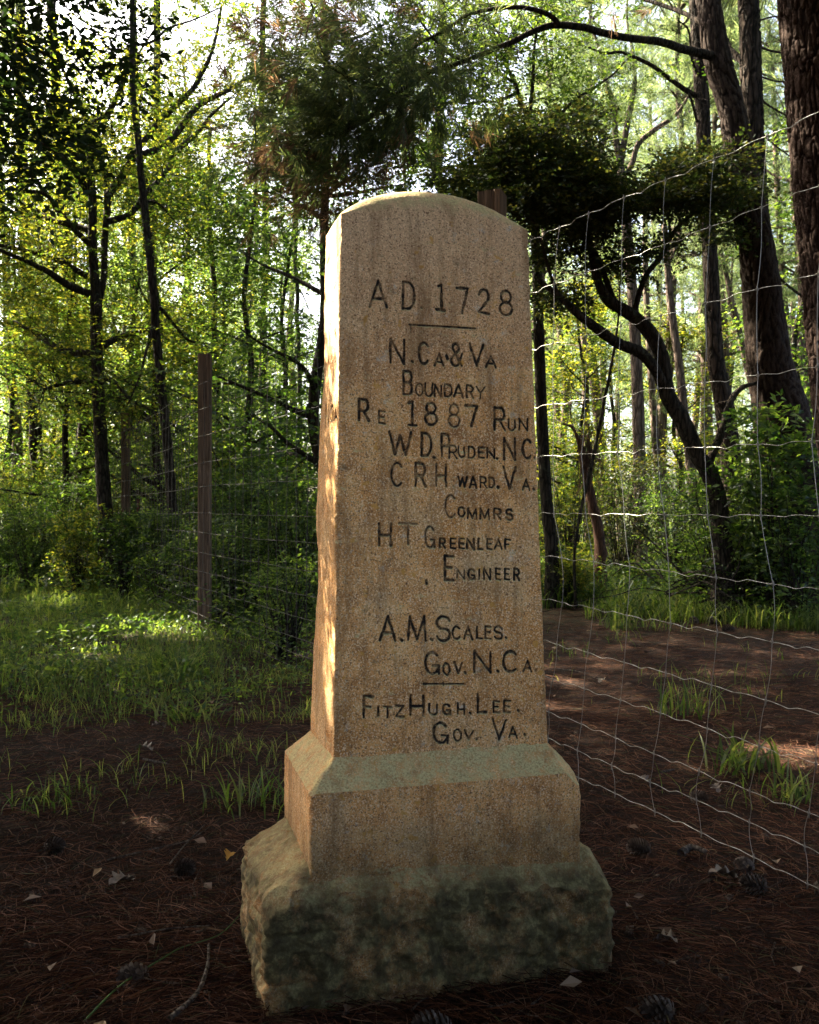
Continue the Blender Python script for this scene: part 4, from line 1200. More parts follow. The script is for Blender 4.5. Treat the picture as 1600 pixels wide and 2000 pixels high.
bl = [(t_ + rng.normal(0, .12, 3), random.uniform(.2, .42), random.randint(3, 7)) for t_ in random.sample(tp, min(len(tp), 300))]
crown_mesh(r, og, bl, MAT_LEAF, .055, flat=.35)

# forked pale pines and other middle distance trunks seen on the right
def mid_tree(Y, limbs, label, mat, name='pine_tree', crown=True):
    r, og = tree_root(name, Y, limbs[0][0][0], limbs[0][0][1], label)
    mb = MB(); ends = []
    for i, pts in enumerate(limbs):
        q, rr = limb(mb, Y, pts, 0 if i == 0 else random.uniform(-.8, .8), 9 if i == 0 else 7, .12, to_ground=(i == 0))
        tw = twigs(mb, q, rr, 10, (.4, 1.3), .2, .5 if i == 0 else .2, .006)
        if i or len(limbs) == 1: ends += [t_ for t_ in tw if t_[2] > 2.6]
    shift(mb, og); mb.make('trunk', mat, r)
    if crown and ends:
        C = np.repeat(np.array(ends), 4, 0) + rng.normal(0, .35, (4 * len(ends), 3)) * [1, 1, .5]
        V, Fq = tufts(C, rng.normal(0, .6, (len(C), 3)) + [0, 0, .8], 22, .18, .0045)
        build('crown', V - og, [Fq], MAT_FARNEEDLE, r, False)
mid_tree(17, [[(1252, 1060, 26), (1250, 930, 25), (1246, 780, 24), (1240, 640, 22), (1228, 480, 20), (1212, 330, 18)],
              [(1212, 330, 15), (1202, 262, 12), (1199, 206, 11), (1180, 150, 9), (1174, 105, 7), (1150, 40, 5)],
              [(1212, 320, 13), (1225, 244, 12), (1236, 187, 11), (1240, 150, 9), (1236, 100, 7), (1225, 40, 5), (1228, -40, 4)],
              [(1225, 340, 11), (1236, 315, 11), (1247, 281, 11), (1277, 255, 10), (1319, 225, 8), (1345, 187, 5), (1360, 150, 4)],
              [(1198, 235, 7), (1165, 200, 6), (1115, 180, 5), (1050, 145, 4)]],
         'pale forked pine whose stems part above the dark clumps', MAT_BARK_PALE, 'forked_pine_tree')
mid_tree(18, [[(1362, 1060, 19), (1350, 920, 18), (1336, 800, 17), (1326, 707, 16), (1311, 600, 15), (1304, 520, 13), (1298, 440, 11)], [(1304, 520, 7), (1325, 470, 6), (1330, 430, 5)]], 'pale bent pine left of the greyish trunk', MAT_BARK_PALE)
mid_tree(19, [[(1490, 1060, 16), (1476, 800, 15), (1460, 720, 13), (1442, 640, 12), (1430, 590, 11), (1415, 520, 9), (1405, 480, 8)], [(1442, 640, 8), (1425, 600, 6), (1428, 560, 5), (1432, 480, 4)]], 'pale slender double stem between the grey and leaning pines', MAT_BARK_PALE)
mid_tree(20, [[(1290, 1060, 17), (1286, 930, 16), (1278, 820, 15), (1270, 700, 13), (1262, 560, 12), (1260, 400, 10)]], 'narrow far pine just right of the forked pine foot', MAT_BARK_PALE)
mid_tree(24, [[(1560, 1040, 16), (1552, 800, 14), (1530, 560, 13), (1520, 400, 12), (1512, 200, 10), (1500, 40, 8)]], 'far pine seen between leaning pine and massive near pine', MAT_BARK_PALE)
# dead snag
r, og = tree_root('dead_snag', 22, 1143, 1000, 'broken pale snag with no crown right of the stone')
mb = MB(); limb(mb, 22, [(1150, 1040, 16), (1146, 850, 15), (1143, 720, 14), (1140, 640, 12), (1137, 630, 5)], 0, 9, .2, to_ground=True)
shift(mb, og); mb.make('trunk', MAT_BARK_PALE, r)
# thin black dead stem leaning
r, og = tree_root('dead_leaning_stem', 11.5, 1125, 1045, 'thin black dead stem slanting up right of the stone', 'dead stem')
mb = MB(); limb(mb, 11.5, [(1124, 1060, 6), (1150, 930, 7), (1172, 820, 7), (1190, 740, 6), (1203, 660, 5), (1208, 610, 4), (1215, 520, 3)], 0, 6, .1, to_ground=True, wob=.02)
shift(mb, og); mb.make('stem', MAT_BARK_OAK, r)
# rotten reddish stump trunk with hanging dead vines
r, og = tree_root('rotten_trunk', 12.5, 1165, 1010, 'short rotten reddish trunk with dead vines hanging from it', 'dead tree')
mb = MB(); q, rr = limb(mb, 12.5, [(1172, 1060, 22), (1158, 990, 19), (1148, 940, 17), (1138, 890, 14), (1130, 860, 9), (1118, 835, 6), (1100, 828, 3)], 0, 14, .6, to_ground=True)
t = NT('rotten_wood'); MR = t.principled(t.ramp(t.noise(t.coord((30, 30, 5)), 1.8, 5), [(.35, (.02, .011, .008)), (.65, (.13, .06, .032))]), .9)
shift(mb, og); mb.make('trunk', MR, r)
mb = MB()
for _ in range(60):
    x0, y0 = random.uniform(1135, 1175), random.uniform(820, 900)
    limb(mb, 12.4, [(x0, y0, 1.6), (x0 + random.uniform(-8, 8), y0 + 50, 1.4), (x0 + random.uniform(-16, 10), y0 + random.uniform(70, 130), 1)], random.uniform(-.2, .2), 3, 0, 3)
shift(mb, og); mb.make('dead_vines', MAT_BROWNNEEDLE, r)
# ------------------------------------------------------------------ filler trees: one of each kind with parts, then copies
def copy_tree(o, parent=None):
    c = o.copy(); COL.objects.link(c)
    if parent is not None: c.parent = parent
    for ch in [x for x in ALL_CHILDREN.get(o.name, [])]:
        copy_tree(ch, c)
    return c
ALL_CHILDREN = {}
def reg(root):
    for x in bpy.data.objects:
        if x.parent is root: ALL_CHILDREN.setdefault(root.name, []).append(x)

def proto_broadleaf(seed, H=7.5, crown_lo=1.0, nsp=260, mat=MAT_LEAF, size=.075, lean=.4, spread=2.3):
    random.seed(seed)
    r = empty('broadleaf_tree', (0, 0, 0))
    mb = MB(); P = [[0, 0, -.1]]
    x = y = 0
    for k in range(8):
        x += random.uniform(-lean, lean) * .4; y += random.uniform(-lean, lean) * .4; P.append([x, y, H * (k + 1) / 8])
    S = spline(np.array(P), 4); rad = np.linspace(.085, .015, len(S))
    mb.tube(S, rad, 8, .1)
    blobs = []
    for _ in range(26):
        i = int(random.uniform(.12, .98) * (len(S) - 1)); a = random.uniform(0, 6.28)
        l = spread * (1.1 - .6 * i / len(S)) * random.uniform(.5, 1)
        v = np.array([math.cos(a), math.sin(a), .45]); p = [S[i]]
        for k in range(5):
            v = v + rng.normal(0, .2, 3) * [1, 1, .6]; v /= np.linalg.norm(v); p.append(p[-1] + v * l / 5)
            if p[-1][2] > crown_lo: blobs.append((p[-1], random.uniform(.3, .6), max(2, int(nsp / 32))))
        mb.tube(spline(p, 3), np.linspace(rad[i] * .55, .005, 16), 5)
    mb.make('trunk', MAT_BARK_OAK, r)
    V, F, st = sprays([b[0] for b in blobs], [b[1] for b in blobs], [b[2] for b in blobs], 10, size, .35, .2, (.3, .6))
    build('crown', V, [F], mat, r, False)
    reg(r); return r

def proto_pine(seed, H=15, lo=5.0, mat=MAT_FARNEEDLE, k=20, nb=46, bark=MAT_BARK_PALE, w=.008, rad0=.15):
    random.seed(seed)
    r = empty('pine_tree', (0, 0, 0)); mb = MB(); P = [[0, 0, -.1]]; x = y = 0
    for j in range(9):
        x += random.uniform(-.18, .18); y += random.uniform(-.18, .18); P.append([x, y, H * (j + 1) / 9])
    S = spline(np.array(P), 4); rad = np.linspace(rad0, .03, len(S)); mb.tube(S, rad, 9, .1)
    C, D = [], []
    for _ in range(nb):
        z = lo + (H - lo) * random.random() ** .8; i = min(int(z / H * (len(S) - 1)), len(S) - 2); a = random.uniform(0, 6.28)
        l = 2.6 * (1.15 - .75 * (z - lo) / (H - lo)) * random.uniform(.5, 1)
        v = np.array([math.cos(a), math.sin(a), random.uniform(.0, .5)]); p = [S[i]]
        for q in range(5):
            v = v + rng.normal(0, .22, 3); v[2] += .05; v /= np.linalg.norm(v); p.append(p[-1] + v * l / 5)
            if q >= 2:
                for _2 in range(5): C.append(p[-1] + rng.normal(0, .28, 3) * [1, 1, .6]); D.append(v + rng.normal(0, .5, 3) + [0, 0, .4])
        mb.tube(np.array(p), np.linspace(.035, .008, 6), 5)
    for _ in range(10):   # dead stubs on the bare trunk
        i = int(random.uniform(.08, .5) * len(S)); a = random.uniform(0, 6.28); l = random.uniform(.2, 1.2)
        mb.tube([S[i], S[i] + np.array([math.cos(a), math.sin(a), .15]) * l * .5, S[i] + np.array([math.cos(a), math.sin(a) + .1, .2]) * l], [.015, .01, .004], 4)
    mb.make('trunk', bark, r)
    V, Fq = tufts(np.array(C), np.array(D), k, .3, w, .8)
    build('crown', V, [Fq], mat, r, False)
    reg(r); return r

BL = [proto_broadleaf(1), proto_broadleaf(2, 8.5, 1.6), proto_broadleaf(3, 6.5, .6, mat=MAT_SUNLEAF)]
PN = [proto_pine(4), proto_pine(5, 17, 6.0), proto_pine(6, 14, 3.5)]
used = set()
def put(proto, px, Y, s, label, group, rz=None):
    if proto.name in used: o = copy_tree(proto)
    else: o = proto; used.add(proto.name)
    x = (px - 800) / F_PX * Y
    o.location = (x, Y, float(ground_h(np.array([x]), np.array([Y]))[0]))
    o.rotation_euler = (0, 0, random.uniform(0, 6.28) if rz is None else rz)
    o.scale = (s, s, s * random.uniform(.93, 1.07))
    tag(o, label, 'tree', group)
    return o
random.seed(21)
BROAD = [(60, 25, 1, 'leafy tree filling in behind the far left trunks'), (185, 24, 0, 'leafy tree seen through the fork of the oak'), (300, 25, 0, 'green tree behind the reddish dark trunk'), (400, 23, 1, 'leafy tree above the lone post top'), (560, 18, 0, 'green tree low behind the left side of the stone'), (130, 16.5, 1, 'leafy tree close behind the crooked oak limbs'), (300, 16, 0, 'green tree just behind the slim leaning trunk'),
         (10, 21, 1, 'leafy young tree filling the left edge behind the oak limbs'), (150, 20, 1, 'leafy tree behind the thick dark trunk'), (262, 19, 0, 'green leafy tree framed between oak fork and leaning stem'),
         (350, 20, 2, 'yellow green tree right of the leaning stem'), (430, 19, 0, 'leafy tree directly behind the tall left fence post'), (490, 14, 0, 'bushy green tree between tall left post and stone'),
         (555, 22, 1, 'green tree with hanging sprays left of the stone'), (610, 11.5, 1, 'leafy tree whose sprays touch the left shoulder of the stone'), (690, 21, 0, 'leafy tree peeping above the left half of the domed top'),
         (780, 20, 1, 'leafy tree standing behind the middle of the stone'), (930, 21, 1, 'leafy tree hidden behind the right half of the stone'), (1120, 20, 2, 'low bright green tree just right of the stone'),
         (1200, 23, 0, 'small green tree behind the rotten trunk'), (1330, 21, 2, 'low bright tree between forked pine and greyish pine'), (90, 24, 2, 'sunny distant tree at the far left'), (200, 27, 2, 'sunny distant tree above the clearing'), (380, 24, 0, 'distant green tree behind the tall left post'), (500, 25, 2, 'distant sunny tree midway to the stone'), (1560, 16, 0, 'leafy tree at the right edge behind the massive pine')]
for px, Y, k, lab in BROAD: put(BL[k], px, Y, random.uniform(.85, 1.1), lab, 'leafy understorey trees')
for i in range(26):
    put(BL[i % 3], random.uniform(-100, 1050) if i % 4 else random.uniform(1050, 1700), random.uniform(30, 52), random.uniform(.9, 1.3), 'one of the hazy leafy trees far back in the woods', 'far leafy trees')
NEARP = [(1080, 26), (1120, 33), (1165, 28), (1215, 36), (1300, 30), (1345, 34), (1400, 27), (1450, 36), (1500, 30), (1545, 34), (1590, 28), (20, 22), (110, 30), (335, 28), (395, 33), (560, 29), (640, 36), (960, 30), (800, 34), (470, 34), (235, 34), (1065, 22), (1190, 24), (1290, 21), (1420, 22), (1535, 20), (1595, 24), (1350, 25)]
for i, (px, Y) in enumerate(NEARP): put(PN[i % 3], px + random.uniform(-12, 12), Y, random.uniform(.85, 1.1), 'one of the tall pines standing in the middle distance', 'middle distance pines')
for i in range(60):
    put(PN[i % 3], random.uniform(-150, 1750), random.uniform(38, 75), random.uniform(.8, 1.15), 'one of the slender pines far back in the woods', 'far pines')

for i in range(16):   # the woods go on beyond both sides of the view
    s_ = -1 if i % 2 else 1
    put(BL[i % 3], 800 + s_ * random.uniform(950, 1900), random.uniform(14, 34), random.uniform(.9, 1.3), 'one of the leafy trees of the woods beyond the sides of the view', 'trees beyond the view')
    put(PN[i % 3], 800 + s_ * random.uniform(950, 1900), random.uniform(16, 40), random.uniform(.85, 1.1), 'one of the tall pines of the woods beyond the sides of the view', 'pines beyond the view')

# unseen trees added round the view so their crowns shade the foreground
def sun_gap(C):
    """cuts holes in the added crowns so sun patches reach chosen spots"""
    L = np.array(SUN_DIR); keep = np.ones(len(C), bool)
    for tgt, r_ in (((-.30, 2.5, 1.93), .30), ((-.30, 2.5, 1.66), .17), ((-.31, 2.5, 1.42), .12), ((-.33, 2.5, 1.05), .12), ((-.35, 2.5, .82), .06), ((-3.6, 13.5, 0), .9), ((-3.0, 15.5, 0), .8), ((2.5, 13.6, 0), .9), ((2.2, 10.6, 0), 1.2), ((3.6, 10.4, 0), .6), ((-5.2, 12.5, 0), .8), ((-4.5, 17, 2.0), 1.1), ((-7, 20, 0), 1.4), ((-2.6, 16, 3.5), 1.0), ((-2.8, 9.4, .5), .45), ((-4.8, 14.0, 5.0), .9), ((2.4, 8.9, 0), .35), ((3.2, 12.4, 0), .9), ((1.9, 9.6, 0), .45), ((2.7, 9.6, 0), .4), ((1.9, 4.6, 0), .2), ((1.5, 3.9, 1.4), .35), ((1.2, 3.6, 1.0), .25), ((-2.6, 7.5, 0), .3)):
        d = C - np.array(tgt); t_ = d @ L; p = np.linalg.norm(d - t_[:, None] * L, axis=1)
        keep &= ~((p < r_ * (1 + .3 * vnoise(C, 3.0, 3))) & (t_ > 0))
    return keep
def frame_top(y): return CAM_H + .60 * max(y, 0) + .35
def shade_tree(seed, x, y, lo, hi, R_, n, label, mat):
    """a broad crowned tree added out of view, its crown placed to block light"""
    random.seed(seed)
    og = np.array([x, y, 0.0]); r = empty('broadleaf_tree', (x, y, 0)); tag(r, label, 'tree', 'unseen trees added for shade')
    mb = MB(); P = [[0, 0, -.1]]; a_ = b_ = 0
    for j in range(6):
        a_ += random.uniform(-.15, .15); b_ += random.uniform(-.15, .15); P.append([a_, b_, hi * .9 * (j + 1) / 6])
    S = spline(np.array(P), 4); rad = np.linspace(.19, .04, len(S)); mb.tube(S, rad, 10, .1)
    bl = []
    for _ in range(n):
        a = random.uniform(0, 6.283); rr = R_ * random.random() ** .5
        c = np.array([rr * math.cos(a), rr * math.sin(a), random.uniform(lo, hi)])
        if abs(c[0] + x) < .5 * (c[1] + y) + .8 and c[2] < frame_top(c[1] + y) + .4: c[2] = frame_top(c[1] + y) + .4 + random.random() * 1.2
        bl.append((c, random.uniform(.5, .9), 9))
        if _ % 4 == 0:
            s0 = S[int(len(S) * .45)]; mb.tube(spline([s0, (s0 + c) / 2 + [0, 0, .3], c], 4), np.linspace(.045, .008, 9), 5)
    if seed == 201:   # leaf clumps added out of view to block sun from the stone foot
        for q in ((-.4, 2.4, .1), (-.4, 2.4, .45), (-.9, 2.4, 0), (-1.2, 3.0, 0), (-.5, 3.2, 0), (-1.9, 3.2, 0), (.2, 2.2, 0), (1.1, 2.4, 0), (-.95, 3.05, 0), (-1.5, 2.6, 0), (-1.4, 3.9, 0), (.9, 3.0, 0), (1.5, 2.6, 0), (1.7, 3.3, 0)):
            for dd in (8.2, 9.4):
                bl.append((np.array(q) + np.array(SUN_DIR) * dd - og, .65, 10))
    mb.make('trunk', MAT_BARK, r)
    V, F, st = sprays([b[0] for b in bl], [b[1] for b in bl], [b[2] for b in bl], 9, .20, .5, .15, (.4, .9), asp=.62)
    C = V.reshape(-1, 4, 3).mean(1) + og; kp = sun_gap(C)
    kp &= ~((np.abs(C[:, 0]) < .46 * C[:, 1] + .2) & (C[:, 2] < frame_top(0) + .56 * C[:, 1]))
    V = V.reshape(-1, 4, 3)[kp].reshape(-1, 3); m_ = kp.sum(); i = np.arange(m_)[:, None] * 4
    build('crown', V, [np.vstack([i + np.array([[0, 1, 2]]), i + np.array([[0, 2, 3]])])], mat, r, False)
SH = [(-3.2, 2.4), (-5.4, 5.0), (-4.6, -.6), (-7.6, 2.6), (-8.6, 7.4), (-11.5, 5.0), (-10.5, 10.5), (-14.5, 10), (-9.0, -2.0),
      (2.4, .8), (4.4, 3.6), (6.8, 1.0), (7.0, 6.2), (-1.4, -1.8), (1.6, -2.4), (5.0, -2.6), (-5.0, -4.6), (0, -5.6), (3.4, -6.4), (-2.8, -8.4), (9.6, 3.4), (9.4, -2.0)]
for i, (x, y) in enumerate(SH):
    back = y < 0
    lo = 4.5 if not back else 5.0 + .06 * abs(y)
    shade_tree(200 + i, x, y, lo, lo + 3.2, 3.6, 84, 'broad leafy tree added out of view, its crown put there to shade the stone and foreground', MAT_DARKLEAF)
for i, (x, y) in enumerate(((-9.0, 12.0), (-13.0, 13.5), (-11.5, 17.5), (-16, 17), (3.2, 6.4), (-6.0, 8.4))):  # more unseen trees put in to darken the grassy side
    shade_tree(250 + i, x, y, 5.5 + .15 * y, 9.5 + .15 * y, 3.8, 80, 'broad leafy tree added out of view to shade the grassy clearing', MAT_DARKLEAF)
# overstorey added out of view so broken shade falls on the woods
for i, (x, y) in enumerate(((-11, 16), (-15, 21), (-17, 29), (-20, 15), (8.5, 11.5), (11, 16), (14, 23), (-22, 36), (18, 33), (13, 8))):
    shade_tree(300 + i, x, y, 9, 14, 5.0, 60, 'tall leafy tree added out of view to break up the sun over the woods', MAT_LEAF)
# ------------------------------------------------------------------ shrubs and undergrowth
def shrub(px, py, rpx, Y, label, mat=MAT_LEAF, size=.045, n=26, hf=1.0, name='shrub', sp=9, asp=.5):
    c = pix(px, py, Y); R_ = rpx / F_PX * Y
    og = np.array([c[0], c[1], 0.0]); r = empty(name, tuple(og)); tag(r, label, 'shrub')
    mb = MB(); bl = []
    top = c[2] + R_ * hf
    for _ in range(int(n * 1.7)):
        a = random.uniform(0, 6.28); rr = R_ * random.random() ** .5; z = .1 + (top - .1) * random.random() ** .8
        e = np.array([rr * math.cos(a), rr * math.sin(a) * .8, z])
        s0 = e * [.15, .15, 0]
        mb.tube(spline([s0, e * [.55, .55, .55] + rng.normal(0, .04, 3), e], 3), np.linspace(.009, .003, 7), 4)
        bl.append((e, R_ * .32, sp))
    mb.make('stems', MAT_BARK_OAK, r)
    V, F, st = sprays([b[0] for b in bl], [b[1] for b in bl], [b[2] for b in bl], 10, size, .6, .2, (.12 + size, .25 + 2 * size), asp=asp)
    build('foliage', V, [F], mat, r, False)
    return r
random.seed(5)
shrub(480, 985, 75, 10.5, 'small leaved bush between the lone post and the stone', n=44)
shrub(575, 1010, 75, 9.8, 'bushy shrub touching the left side of the stone', n=44)
shrub(440, 1080, 60, 9.6, 'low twiggy shrub just right of the lone fence post foot', n=30)
shrub(300, 1030, 45, 13.5, 'shrub at the foot of the leaning stem', n=30)
shrub(130, 1000, 55, 15, 'grey green bush between far left trunk and third post', n=30)
shrub(30, 960, 55, 17, 'sunny bush at the left edge of the clearing', MAT_SUNLEAF, n=30)
shrub(180, 1060, 45, 15.5, 'leafy seedlings left of the second fence post foot', n=26)
shrub(560, 1120, 55, 7.6, 'leafy plants behind the wires beside the stone', MAT_LEAF, .035, n=22, hf=.7)
shrub(1215, 965, 75, 15.5, 'rounded dark holly bush right of the rotten trunk', MAT_DARKLEAF, .055, n=44)
shrub(1325, 985, 60, 14.5, 'yellow green bush between holly and live oak foot', MAT_LEAF, .04, n=44)
shrub(1110, 960, 55, 13.5, 'bright green bush just right of the stone', MAT_SUNLEAF, .05, n=34)
shrub(1515, 905, 95, 10.3, 'large leaved sapling in front of the leaning pine', MAT_LEAF, .10, n=26, sp=6, asp=.42)
shrub(1430, 1000, 85, 10.6, 'broad leaved bush at the live oak foot', MAT_LEAF, .07, n=24, sp=6, asp=.45)
shrub(1560, 1040, 90, 10.0, 'low leafy bush at the right edge behind the fence', MAT_LEAF, .065, n=26, sp=6, asp=.45)
shrub(1385, 1070, 60, 11.5, 'small shrub in front of the brushwood', MAT_LEAF, .05, n=20, hf=.6)
shrub(1110, 1110, 50, 12.0, 'low leafy plants close behind the right side of the stone', MAT_SUNLEAF, .045, n=26, hf=.6)
shrub(1250, 1120, 40, 13.2, 'low mixed shoots at the edge of the sunny litter', MAT_SUNLEAF, .045, n=14, hf=.4)

for i, (px, py, rp, Y, m) in enumerate(((60, 1045, 45, 14, 0), (150, 1040, 45, 13, 1), (240, 1050, 42, 13, 0), (320, 1040, 42, 11.6, 0), (200, 1020, 40, 16, 1), (10, 1030, 45, 15, 0), (110, 1010, 40, 17, 0), (20, 1010, 70, 19, 0), (95, 930, 50, 20, 1), (230, 960, 60, 17, 0), (300, 930, 50, 19, 1), (380, 980, 60, 14.5, 0), (430, 940, 60, 15, 1), (520, 900, 60, 13.5, 0), (600, 930, 60, 14.5, 1), (540, 1060, 60, 11.8, 0), (620, 1080, 50, 11, 0), (380, 1090, 45, 10.6, 0), (150, 1060, 50, 14, 0), (1090, 1000, 45, 21, 1), (1160, 990, 45, 22, 1), (1270, 990, 45, 22, 0), (1480, 980, 60, 11, 0), (1380, 1000, 50, 18, 0), (1590, 960, 60, 11, 0))):
    shrub(px, py, rp, Y, 'one of the small shrubs filling the understorey between the trunks', MAT_SUNLEAF if m else MAT_LEAF, .05, n=26)['group'] = 'understorey shrubs'

for i, (x, y, rr, h) in enumerate(((-1.7, -.75, .6, 1.2), (-.7, -1.0, .6, 1.15), (.35, -.9, .6, 1.15), (1.35, -.8, .6, 1.2), (2.2, -.2, .55, 1.2), (-2.4, .1, .55, 1.2), (-3.0, 1.0, .5, 1.1), (-2.8, -1.2, .6, 1.3), (2.6, -1.3, .6, 1.3), (3.2, .6, .5, 1.0))):  # unseen shrubs put in to keep light off the stone foot
    og = np.array([x, y, 0.0]); r = empty('shade_bramble', (x, y, 0)); tag(r, 'low leafy shrub added out of view behind the camera to shade the foot of the stone', 'shrub', 'unseen shrubs added for shade')
    bl = [(np.array([random.uniform(-rr, rr), random.uniform(-.35, .35), random.uniform(.1, h)]), .25, 14) for _ in range(44)]
    mb = MB()
    for b in bl: mb.tube(spline([b[0] * [.1, .1, 0], b[0] * .55 + [0, 0, .1], b[0]], 3), np.linspace(.006, .002, 7), 4)
    mb.make('stems', MAT_BARK_OAK, r)
    V, F, st = sprays([b[0] for b in bl], [b[1] for b in bl], [b[2] for b in bl], 10, .06, .7, .2, (.15, .3))
    build('foliage', V, [F], MAT_DARKLEAF, r, False)

x, y = clustered(30000, (.8, 9), (11.6, 18), .9, -.35, 101)
tag(grass_mesh('wood_edge_grass', x, y, (.18, .5), MAT_GRASS, .006, .6), 'bright tall grass at the back of the needle litter beyond the fence', None, None, 'stuff')
x, y = clustered(12000, (-3.2, .3), (4.4, 8.6), 1.5, .12, 111)
C = np.stack([x, y, ground_h(x, y) + rng.random(len(x)) ** 1.4 * .22 + .02], -1)
V, F = leaves(C, rng.normal(0, 1, C.shape) * [1, 1, .4], rng.normal(0, .4, C.shape) + [0, 0, 1], .035)
tag(build('small_weeds', V, [F], MAT_LEAF, None, False), 'low leafy weeds scattered in the needles left of the stone', None, None, 'stuff')
x, y = clustered(16000, (2.0, 7), (9.2, 13), 1.3, -.12, 131)
k = x > .205 * y + .25 * vnoise(np.stack([x, y, 0 * x], -1), 2.0, 9); x, y = x[k], y[k]
tag(grass_mesh('brushside_grass', x, y, (.12, .38), MAT_GRASS, .005, .7), 'grass growing up through the dead branches right of the litter', None, None, 'stuff')
C = np.stack([x, y, ground_h(x, y) + rng.random(len(x)) * .4 + .02], -1)[::2]
V, F = leaves(C, rng.normal(0, 1, C.shape) * [1, 1, .4], rng.normal(0, .5, C.shape) + [0, 0, 1], .05)
tag(build('brushside_weeds', V, [F], MAT_LEAF, None, False), 'low leafy shoots among the brushwood', None, None, 'stuff')
# ground cover nobody could count
x, y = clustered(110000, (-9, 9), (6.2, 22), 1.3, -.22, 95)
k = ~((x > .5) & (y < 12.6 - .9 * (x > 2.4))) & ~((x > -2.2) & (x < 1) & (y < 8.2)) & ((x < -1.9) | (y > 8)) & ~((x > -5.5) & (x < -2.8) & (y > 11.5) & (y < 16)); x, y = x[k], y[k]
hgt = .15 + .5 * np.clip(vnoise(np.stack([x, y, 0 * x], -1), 1.1, 31) + .3, 0, 1)
C = np.stack([x, y, ground_h(x, y) + rng.random(len(x)) * hgt + .02], -1)
V, F = leaves(C, rng.normal(0, 1, C.shape) * [1, 1, .4], rng.normal(0, .5, C.shape) + [0, 0, 1], .055)
tag(build('undergrowth', V, [F], MAT_LEAF, None, False), 'low leafy ground cover along the edge of the woods', None, None, 'stuff')
x, y = clustered(16000, (-30, 30), (18, 60), .3, -.4, 97)
C = np.stack([x, y, ground_h(x, y) + rng.random(len(x)) ** 1.3 * 1.3], -1)
V, F = leaves(C, rng.normal(0, 1, C.shape) * [1, 1, .5], rng.normal(0, .5, C.shape) + [0, 0, 1], .20)
tag(build('distant_undergrowth', V, [F], MAT_LEAF, None, False), 'hazy green brush between the far trunks', None, None, 'stuff')

# the near drooping hickory spray, top left, hanging from above the frame
r = empty('overhanging_branch', tuple(pix(60, 0, 3.6))); og = pix(60, 0, 3.6)
tag(r, 'near drooping leafy branch in deep shade at the top left corner', 'branch')
mb = MB(); bl = []
for pts, dY in (([(-160, -160, 8), (-40, 20, 7), (60, 90, 5), (140, 130, 4), (225, 150, 2)], .4), ([(-200, 60, 8), (-60, 180, 6), (30, 240, 4), (90, 285, 3), (130, 310, 2)], -.2),
                ([(-40, 20, 5), (20, 130, 4), (90, 200, 3), (110, 260, 2)], 0), ([(-60, -120, 6), (80, -30, 5), (160, 40, 3), (230, 70, 2)], .2), ([(-100, 250, 5), (-30, 320, 4), (15, 360, 2)], -.3)):
    q, rr = limb(mb, 3.6, pts, dY, 5)
    for p in q[3::2]: bl.append((p + rng.normal(0, .05, 3), .17, 11))
mb.v = [v_ - og for v_ in mb.v]; mb.make('stem', MAT_BARK_OAK, r)
V, F, st = sprays([b[0] for b in bl], [b[1] for b in bl], [b[2] for b in bl], 7, .042, .45, .35, (.12, .24), asp=.45)
build('foliage', V - og, [F], MAT_DARKLEAF if False else mat_leaf('hickory_leaf', [(.008, .016, .005), (.014, .028, .008), (.025, .042, .012)], [(.01, .022, .004), (.018, .042, .007), (.035, .07, .01)], .04, .3), r, False)

# ------------------------------------------------------------------ small things on the ground
def on_ground(px, py):
    Y = CAM_H * F_PX / (py - 1000.0); return (px - 800) / F_PX * Y, Y
t = NT('cone_scale'); g = t.n('NewGeometry')
MAT_CONE = t.principled(t.ramp(g.outputs['Random Per Island'], [(0, (.03, .02, .014)), (.6, (.075, .052, .038)), (1, (.17, .135, .105))]), .8)
def cone_mesh():
    mb = MB(); Hh = .095
    mb.tube([[0, 0, 0], [0, 0, .03], [0, 0, .07], [0, 0, Hh]], [.010, .016, .011, .003], 8)
    for i in range(110):
        u = i / 110; z = .004 + u * (Hh - .006); a = i * 2.39996
        rr = .034 * math.sin(math.pi * min(1, (.12 + .88 * u) ** .75)) ** .7 + .004
        d = np.array([math.cos(a), math.sin(a), 0]); s = np.array([-d[1], d[0], 0]); el = .25 + .7 * u
        o = d * .008 + [0, 0, z]; tip = d * rr + np.array([0, 0, z + el * rr * .8]); w = .0085 * (1 - .5 * u)
        mid = (o + tip) / 2
        V = [o, mid + s * w * .8, tip + s * w, tip - s * w, mid - s * w * .8, tip + d * .003 + [0, 0, .0035], tip - d * .004 - [0, 0, .004]]
        mb.add(V, None, [[0, 1, 2], [0, 2, 3], [0, 3, 4], [2, 5, 3], [2, 6, 5], [6, 3, 5], [0, 1, 6], [0, 6, 4]])
    o = mb.make('pine_cone', MAT_CONE, None, False); return o
cone0 = cone_mesh(); first = True
